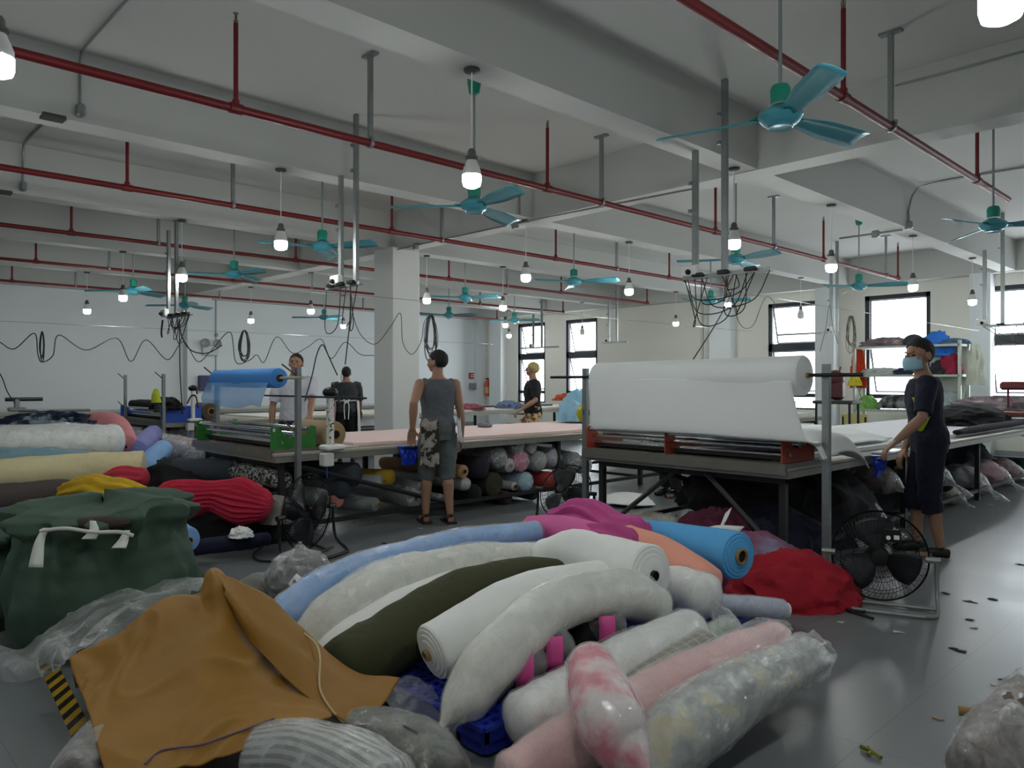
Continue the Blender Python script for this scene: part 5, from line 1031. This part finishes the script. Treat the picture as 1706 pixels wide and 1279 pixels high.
MB().box((0, 0, .45), (.42, .42, .03), bev=.01).build('seat', wd_, th, local=True); MB().box((0, .2, .78), (.42, .025, .22), bev=.01).build('backrest', wd_, th, local=True)
for dx in (-.18, .18):
    for dy in (-.18, .2): MB().box((dx, dy, .22 if dy < 0 else .42), (.03, .03, .44 if dy < 0 else .84)).build('leg', BLACKM, th, local=True, flat=True)
# things on the tables far away
pile(783, 672, .4, .2, .12, 'a8606c', 'pink folded clothes on the distant table', P=XP(783, -12.7, .81), name='folded_clothes'); pile(848, 668, .35, .25, .16, '6c7a9c', 'blue grey machine parts on the distant table', P=XP(848, -12.7, .81), name='bundled_tools', cat='tools')
pile(950, 667, .5, .25, .16, 'c4532e', 'orange red cloth on the table before the second far window', Y=13.6, name='folded_cloth', cat='cloth'); pile(968, 664, .35, .25, .42, '8fbcd4', 'light blue plastic covered pile left of the white roll', P=XP(966, -7.3, .85), name='covered_pile', cat='cloth')
m = MB().tube([XP(770, -13.2, .84), XP(920, -13.0, .84)], .02, 8); tag(m.build('spreader_rail', STEEL), 'long dark rail resting on the distant table', 'rail')
m = MB().tube([XQ(30, 684, -18.2), XQ(150, 683, -18.2)], .03, 8); tag(m.build('spreader_rail', GALV), 'thin metal rail on the narrow wall table', 'rail')
p = XQ(28, 680, -17.9); th = thing('hand_cutter', p-Vector((0, 0, .0)), 'small grey hand cutter on the narrow wall table', 'cutting machine'); m = MB(); m.box((0, 0, -.02), (.2, .3, .08), bev=.02); m.box((0, 0, .1), (.08, .1, .2), bev=.02); m.build('body', M('8d8f8f', .4), th, local=True); MB().tube([(0, -.2, .18), (0, .45, .18)], .04, 8).build('handle', BLACKM, th, local=True)
# ================= people =================
def ik(S, T, a, b, pole):
    S, T = Vector(S), Vector(T); d = T-S; L = min(d.length, (a+b)*.995); d.normalize(); T = S+d*L
    x = (a*a-b*b+L*L)/(2*L); h = math.sqrt(max(0, a*a-x*x)); p = Vector(pole); p = (p-d*p.dot(d)).normalized()
    return S+d*x+p*h, T
def hand(m, w, dr, n, curl, side=1):
    dr = Vector(dr).normalized(); n = Vector(n); n = (n-dr*n.dot(dr)).normalized(); s = dr.cross(n)*side
    for k in range(4):
        o = (k-1.5)*.021; m.tube([w-dr*.01+s*o*.6, w+dr*.04+s*o*.95, w+dr*.088+s*o], [.015, .0155, .0125], 8)
        p = w+dr*.088+s*o; d = (dr+s*o*3).normalized(); r = .0095; ln = (.9, 1.05, 1, .8)[k]
        P = [p]; R = [.0115]
        for j, l in enumerate((.04, .027, .02)):
            c = curl*(j+1)*(.9+.1*k); q = d*math.cos(c)+n*math.sin(c); p = p+q*l*ln; P.append(p); R.append(.0098-.0009*j)
        m.tube(P, R, 8); m.ell(P[-1], (.0075,)*3, 6, 4)
    t0 = w+dr*.025-s*.03; t1 = t0+(dr*.7-s*.7+n*.2).normalized()*.042; t2 = t1+(dr*.9-s*.3+n*.35).normalized()*.032
    m.tube([w+dr*.01-s*.01, t0, t1, t2], [.015, .015, .011, .009], 8); m.ell(t2, (.0085,)*3, 6, 4)
SKIN = M('9f7860', .55, 0, .05, 40, .04, 8)
def person(loc, ang, H, label, top, bottom, hair=M('0f0e0e', .7, 0, .6, 120, 0), lhand=None, rhand=None, headyaw=0, headpitch=0, lean=0, sleeve=.45, legs=True, longp=0, curl=.35, feet=(0, 0), skin=None, shoe='0f0f10', sandals=False, width=1.0, hs=1.0):
    skin = skin or SKIN
    th = thing('person', (loc[0], loc[1], 0), label, 'person', None, ang-math.pi/2); k = H/1.7
    inv = Matrix.Rotation(-(ang-math.pi/2), 3, 'Z')
    def loc_(p): return inv @ (Vector(p)-Vector((loc[0], loc[1], 0)))
    def U(p):
        p = Vector(p)
        if p.z > .95:
            q = p-Vector((0, 0, .95)); q = Matrix.Rotation(-lean, 3, 'X') @ q; p = q+Vector((0, 0, .95))
        return p*k
    HR = Matrix.Rotation(headyaw, 3, 'Z') @ Matrix.Rotation(-headpitch, 3, 'X')
    def Hd(p): p = Vector(p)-Vector((0, 0, 1.5)); return U(Vector((0, 0, 1.5))+HR @ (p*hs))
    def rings(m, L, g=0, seg=28):
        P = []
        for z, rx, ry, y in L:
            P.append([U((math.cos(a)*(rx*width+g), y+math.sin(a)*(ry+g), z)) for a in [2*math.pi*i/seg for i in range(seg)]])
        n = len(P); v = [q for r in P for q in r]; f = []
        for i in range(n-1):
            for j in range(seg): a = i*seg+j; b = i*seg+(j+1) % seg; f.append((a, b, b+seg, a+seg))
        f += [tuple(range(seg-1, -1, -1)), tuple(range((n-1)*seg, n*seg))]; m.add(v, f)
    TOR = [(.84, .13, .1, -.01), (.9, .165, .125, -.015), (.97, .165, .12, -.01), (1.05, .148, .105, .0), (1.13, .15, .105, .0), (1.22, .165, .115, .0), (1.3, .175, .115, -.005), (1.37, .165, .1, -.01), (1.415, .11, .075, -.015), (1.44, .066, .062, -.012), (1.48, .055, .058, -.002), (1.53, .05, .055, .005)]
    body = MB(); rings(body, TOR)
    SH = [Vector((sx*.19*width, -.01, 1.365)) for sx in (-1, 1)]
    arms = []
    for i, tgt in enumerate((lhand, rhand)):
        sx = -1 if i == 0 else 1; S = U(SH[i])
        T = loc_(tgt) if tgt is not None else U((sx*.27, .08, .82))
        E, Wp = ik(S, T, .3*k, .265*k, (sx*.5, -1, -.3)); arms.append((S, E, Wp))
        body.tube([S+Vector((-sx*.04, 0, .0)), S, S.lerp(E, .35), S.lerp(E, .8), E, E.lerp(Wp, .3), E.lerp(Wp, .75), Wp], [x*k for x in (.05, .058, .052, .042, .039, .042, .031, .025)], 14); body.ell(S, (.056*k,)*3, 12, 8)
        d = (Wp-E).normalized()
        if tgt is not None: d = (d+Vector((0, .25, -.15))).normalized(); n = Vector((0, 0, -1))
        else: n = Vector((-sx, .2, 0))
        hand(body, Wp, d, n, curl, side=(1 if sx < 0 else -1))
    LG = []
    for i, sx in enumerate((-1, 1)):
        fo = feet[i]; hip = Vector((sx*.088, -.01, .88))*k; kn = Vector((sx*.1, .03+fo*.5, .48))*k; an = Vector((sx*.11, -.02+fo, .085))*k; LG.append((hip, kn, an))
        body.tube([hip, hip.lerp(kn, .4), hip.lerp(kn, .85), kn, kn.lerp(an, .25)+Vector((0, -.015, 0)), kn.lerp(an, .6), an], [x*k for x in (.095, .08, .06, .053, .058, .045, .034)], 16)
        body.tube([an+Vector((0, -.04, -.045))*k, an+Vector((0, .03, -.04))*k, an+Vector((sx*.015, .11, -.055))*k, an+Vector((sx*.02, .17, -.062))*k], [x*k for x in (.032, .036, .034, .02)], 12)
    # head
    for c, r in (((0, -.01, 1.607), (.076, .096, .092)), ((0, .03, 1.56), (.06, .064, .075)), ((0, .055, 1.517), (.036, .036, .03)), ((0, .107, 1.568), (.012, .017, .012)), ((0, .1, 1.583), (.008, .013, .028)), ((0, .086, 1.611), (.045, .014, .01)), ((0, .094, 1.536), (.023, .01, .007)), ((0, .092, 1.526), (.02, .01, .007))):
        m2 = MB(); m2.ell(c, r, 18, 12); body.add([Hd(p) for p in m2.v], m2.f)
    for sx in (-1, 1):
        m2 = MB(); m2.ell((sx*.078, -.008, 1.575), (.01, .02, .033), 10, 8); m2.ell((sx*.045, .06, 1.56), (.025, .03, .03), 10, 8); body.add([Hd(p) for p in m2.v], m2.f)
    body.tube([U((0, -.012, 1.42)), Hd((0, .0, 1.53))], [.057*k, .052*k], 16)
    body.build('body', skin, th, local=True, mods=smoothmods(.0055, 3))
    for sx in (-1, 1):
        m2 = MB(); m2.ell((sx*.031, .083, 1.588), (.014, .009, .006), 10, 6); MB().add([Hd(p) for p in m2.v], m2.f).build('eye', M('1b1512', .25), th, local=True)
    m2 = MB(); m2.ell((0, -.014, 1.612), (.083, .102, .097), 40, 30); hv = []
    for p in m2.v:
        q = p*1.0; kk = 1+.035*noise.noise(q*30); hv.append(Hd(Vector((q.x*kk, -.014+(q.y+.014)*kk, 1.612+(q.z-1.612)*kk))))
    keep = []
    for f in m2.f:
        c = sum((m2.v[i] for i in f), Vector())/len(f)
        side = abs(c.x) > .05
        lim = 1.535 if c.y < -.03 else (1.575 if c.y < .02 else 1.615+(c.y-.02)*.8)
        if c.z > lim and not (side and abs(c.y+.005) < .022 and c.z < 1.6): keep.append(f)
    MB().add(hv, keep).build('hair', hair, th, local=True, mods=[('SOLIDIFY', dict(thickness=.012, offset=-1))])
    # clothing
    sh = MB(); rings(sh, [(z, rx, ry, y) for z, rx, ry, y in TOR if .88 <= z <= 1.42], .022)
    for i in (0, 1):
        S, E, Wp = arms[i]; sx = -1 if i == 0 else 1
        if sleeve > 0:
            e = S.lerp(E, min(1, sleeve*1.6)); sh.tube([S+Vector((-sx*.07, 0, .01)), S+Vector((-sx*.02, 0, .008)), S.lerp(e, .5), e], [x*k for x in (.068, .08, .07, .065)], 18)
        else: sh.ell(S+Vector((-sx*.045, 0, .0)), (.045*k, .062*k, .065*k), 14, 10)
    sh.build('shirt', top, th, local=True, mods=smoothmods(.008, 3, .018, .09))
    pa = MB(); rings(pa, [(.82, .15, .115, -.015), (.9, .17, .13, -.015), (.98, .166, .122, -.01), (1.02, .158, .112, -.005)], .014)
    for hip, kn, an in LG:
        e = kn.lerp(an, longp) if longp >= 0 else hip.lerp(kn, 1+longp)
        pts = [hip+Vector((0, 0, .0)), hip.lerp(kn, .5), kn, e+Vector((0, .0, -.01))] if longp > 0 else [hip, hip.lerp(e, .5), e]
        pa.tube(pts, [x*k for x in ((.108, .1, .085, .078) if longp > 0 else (.11, .105, .1))], 20)
    pa.build('shorts' if longp < .6 else 'trousers', bottom, th, local=True, mods=smoothmods(.008, 3, .02, .1))
    for hip, kn, an in LG:
        m = MB(); bm_ = M(shoe, .5)
        if sandals:
            m.box(an+Vector((0, .055, -.075))*k, (.095*k, .27*k, .022)); m.tube([an+Vector((-.045, .1, -.06))*k, an+Vector((0, .1, -.01))*k, an+Vector((.045, .1, -.06))*k], .011, 6); m.tube([an+Vector((-.045, .0, -.05))*k, an+Vector((0, .045, .01))*k, an+Vector((.045, .0, -.05))*k], .01, 6); m.tube([an+Vector((-.042, .0, -.05))*k, an+Vector((0, -.05, .0))*k, an+Vector((.042, .0, -.05))*k], .01, 6)
            m.build('sandal', bm_, th, local=True)
        else:
            m.tube([an+Vector((0, -.06, -.045))*k, an+Vector((0, .03, -.035))*k, an+Vector((0, .12, -.05))*k, an+Vector((0, .18, -.06))*k], [.036*k, .045*k, .042*k, .02*k], 14); m.build('shoe', bm_, th, local=True, mods=smoothmods(.008, 2))
    return th, U, Hd, arms, LG, k
DEG = math.pi/180
camo = ramp_mat('patterned_apron', 'noise', '26231f', '8f877c', 9, thr=.5, soft=.02, c3='a8a196')
# man at the pink table
p = W(729, 868, 7.55)
th, U, Hd, arms, LG, k = person(p, 158*DEG, 1.72, 'person in a grey sleeveless shirt and shorts standing with back turned at the pink table', cloth('5d5f63'), cloth('5c6463'), lhand=W(687, 716, 7.3), headyaw=38*DEG, sleeve=0, longp=.12, sandals=True, shoe='201517', feet=(.06, -.04), width=.94)
def apron(th, U, side, y0, w, z0, z1, mat, nm, dy=0):
    net = []
    for i, z in enumerate((z0, lerp(z0, z1, .35), lerp(z0, z1, .7), z1)):
        row = []
        for j in range(5):
            a = (y0+w*(j/4))*DEG; r = .2+.03*i*.3; row.append(U((math.cos(a)*(r+.01)*1.02, math.sin(a)*(r-.03)-.01, z+.02*math.sin(j*2))))
        net.append(row)
    MB().grid(patch(net, 24, 24, .012, 12, side, .5)).build(nm, mat, th, local=True, mods=[('SOLIDIFY', dict(thickness=.006))])
apron(th, U, 1, 212, 48, 1.02, .58, camo, 'apron'); apron(th, U, 2, -45, 28, 1.02, .8, cloth('b9bcc2'), 'apron_tie')
# masked man at the white roll table
p = W(1545, 925, 6.15)
th, U, Hd, arms, LG, k = person(p, 205*DEG, 1.73, 'person in dark navy shirt and shorts wearing a blue face mask', cloth('12142a', bs=8), cloth('101226', bs=8), lhand=W(1492, 736, 5.85), rhand=W(1505, 758, 6.3), headyaw=38*DEG, lean=.09, sleeve=.55, longp=.3, feet=(-.06, .08), width=1.18, hs=1.14)
m2 = MB()
for z0, z1 in ((0, 1),):
    P = []
    for i in range(9):
        z = lerp(1.487, 1.572, i/8); row = []
        for j in range(15):
            a = lerp(.2, math.pi-.2, j/14); r = .071+.012*math.sin(math.pi*i/8)*max(0, math.sin(a)); row.append(Hd((math.cos(a)*r*.98, .028+math.sin(a)*(r+.022), z+.0025*math.sin(i*2.6))))
        P.append(row)
    m2.grid(P)
m2.build('face_mask', M('9cc3d6', .8, 0, .2, 60, .04), th, local=True, mods=[('SOLIDIFY', dict(thickness=.002))])
S, E, Wp = arms[0]
net = [[U((-.17, .1, 1.27)), U((-.2, .03, 1.26)), U((-.195, -.05, 1.25))], [U((-.2, .08, 1.15)), U((-.205, .02, 1.12)), U((-.2, -.02, 1.14))], [U((-.19, .1, 1.02)), U((-.2, .07, 1.0)), U((-.2, .05, 1.01))]]
MB().grid(patch(net, 14, 16, .003, 8)).build('neon_side_stripe', cloth('b5c81e'), th, local=True, mods=[('SOLIDIFY', dict(thickness=.008))])
# man behind the blue roll
p = W(492, 0, 9.35)
th, U, Hd, arms, LG, k = person(p, -25*DEG, 1.76, 'person in a white t-shirt partly hidden behind the blue fabric roll', cloth('c9cad2'), cloth('2b2d33'), lhand=W(516, 697, 8.95), headyaw=-15*DEG, headpitch=-.25, lean=.12, sleeve=.5, longp=.9)
# man with the apron, back turned
p = W(577, 0, 13.1)
th, U, Hd, arms, LG, k = person(p, 150*DEG, 1.68, 'person in a dark t-shirt and tied apron with back turned, left of the square column', cloth('34383a'), cloth('121214'), lhand=W(560, 682, 13.5), rhand=W(600, 688, 13.5), headpitch=-.3, lean=.12, sleeve=.6, longp=.9, width=1.08)
apron(th, U, 3, 165, 50, 1.08, .45, cloth('c79aa8'), 'apron'); apron(th, U, 4, -35, 40, 1.08, .45, cloth('cfc9c4'), 'apron_panel')
m = MB(); cable(m, [U((-.17, -.1, 1.09)), U((0, -.155, 1.08)), U((.17, -.1, 1.09))], .008, 20, 6)
for s in (-1, 1): cable(m, [U((0, -.16, 1.08)), U((s*.04, -.17, 1.0)), U((s*.03, -.17, .78))], .008, 14, 6); cable(m, [U((0, -.16, 1.08)), U((s*.05, -.17, 1.1)), U((s*.02, -.165, 1.04)), U((0, -.16, 1.08))], .007, 14, 6)
m.build('apron_tie', whitec, th, local=True)
MB().grid(patch([[Hd((-.07, -.04, 1.6)), Hd((-.085, -.02, 1.6)), Hd((-.08, .02, 1.6))], [Hd((-.08, -.06, 1.5)), Hd((-.1, -.04, 1.5)), Hd((-.1, 0, 1.5))], [Hd((-.03, -.13, 1.36)), Hd((-.05, -.14, 1.34)), Hd((-.07, -.12, 1.37))]], 10, 12, .004, 9)).build('head_cloth', whitec, th, local=True, mods=[('SOLIDIFY', dict(thickness=.005))])
# blond man
p = W(887, 0, 12.0)
th, U, Hd, arms, LG, k = person(p, 232*DEG, 1.72, 'person with blond hair in a black polo shirt and patterned shorts near the first window', cloth('0f1013'), ramp_mat('leaf_print', 'noise', '7a3f2a', 'd8c08e', 14, thr=.47, soft=.05), hair=M('b5a468', .7, 0, .5, 90, .1), lhand=W(868, 682, 11.6), headyaw=-12*DEG, sleeve=.55, longp=.05, curl=.5)
p = W(1117, 0, 9.3)
person(p, 250*DEG, 1.66, 'person mostly hidden behind the white roll, only dark hair showing', cloth('2b3038'), cloth('1b1c22'), longp=.9, headpitch=-.2)
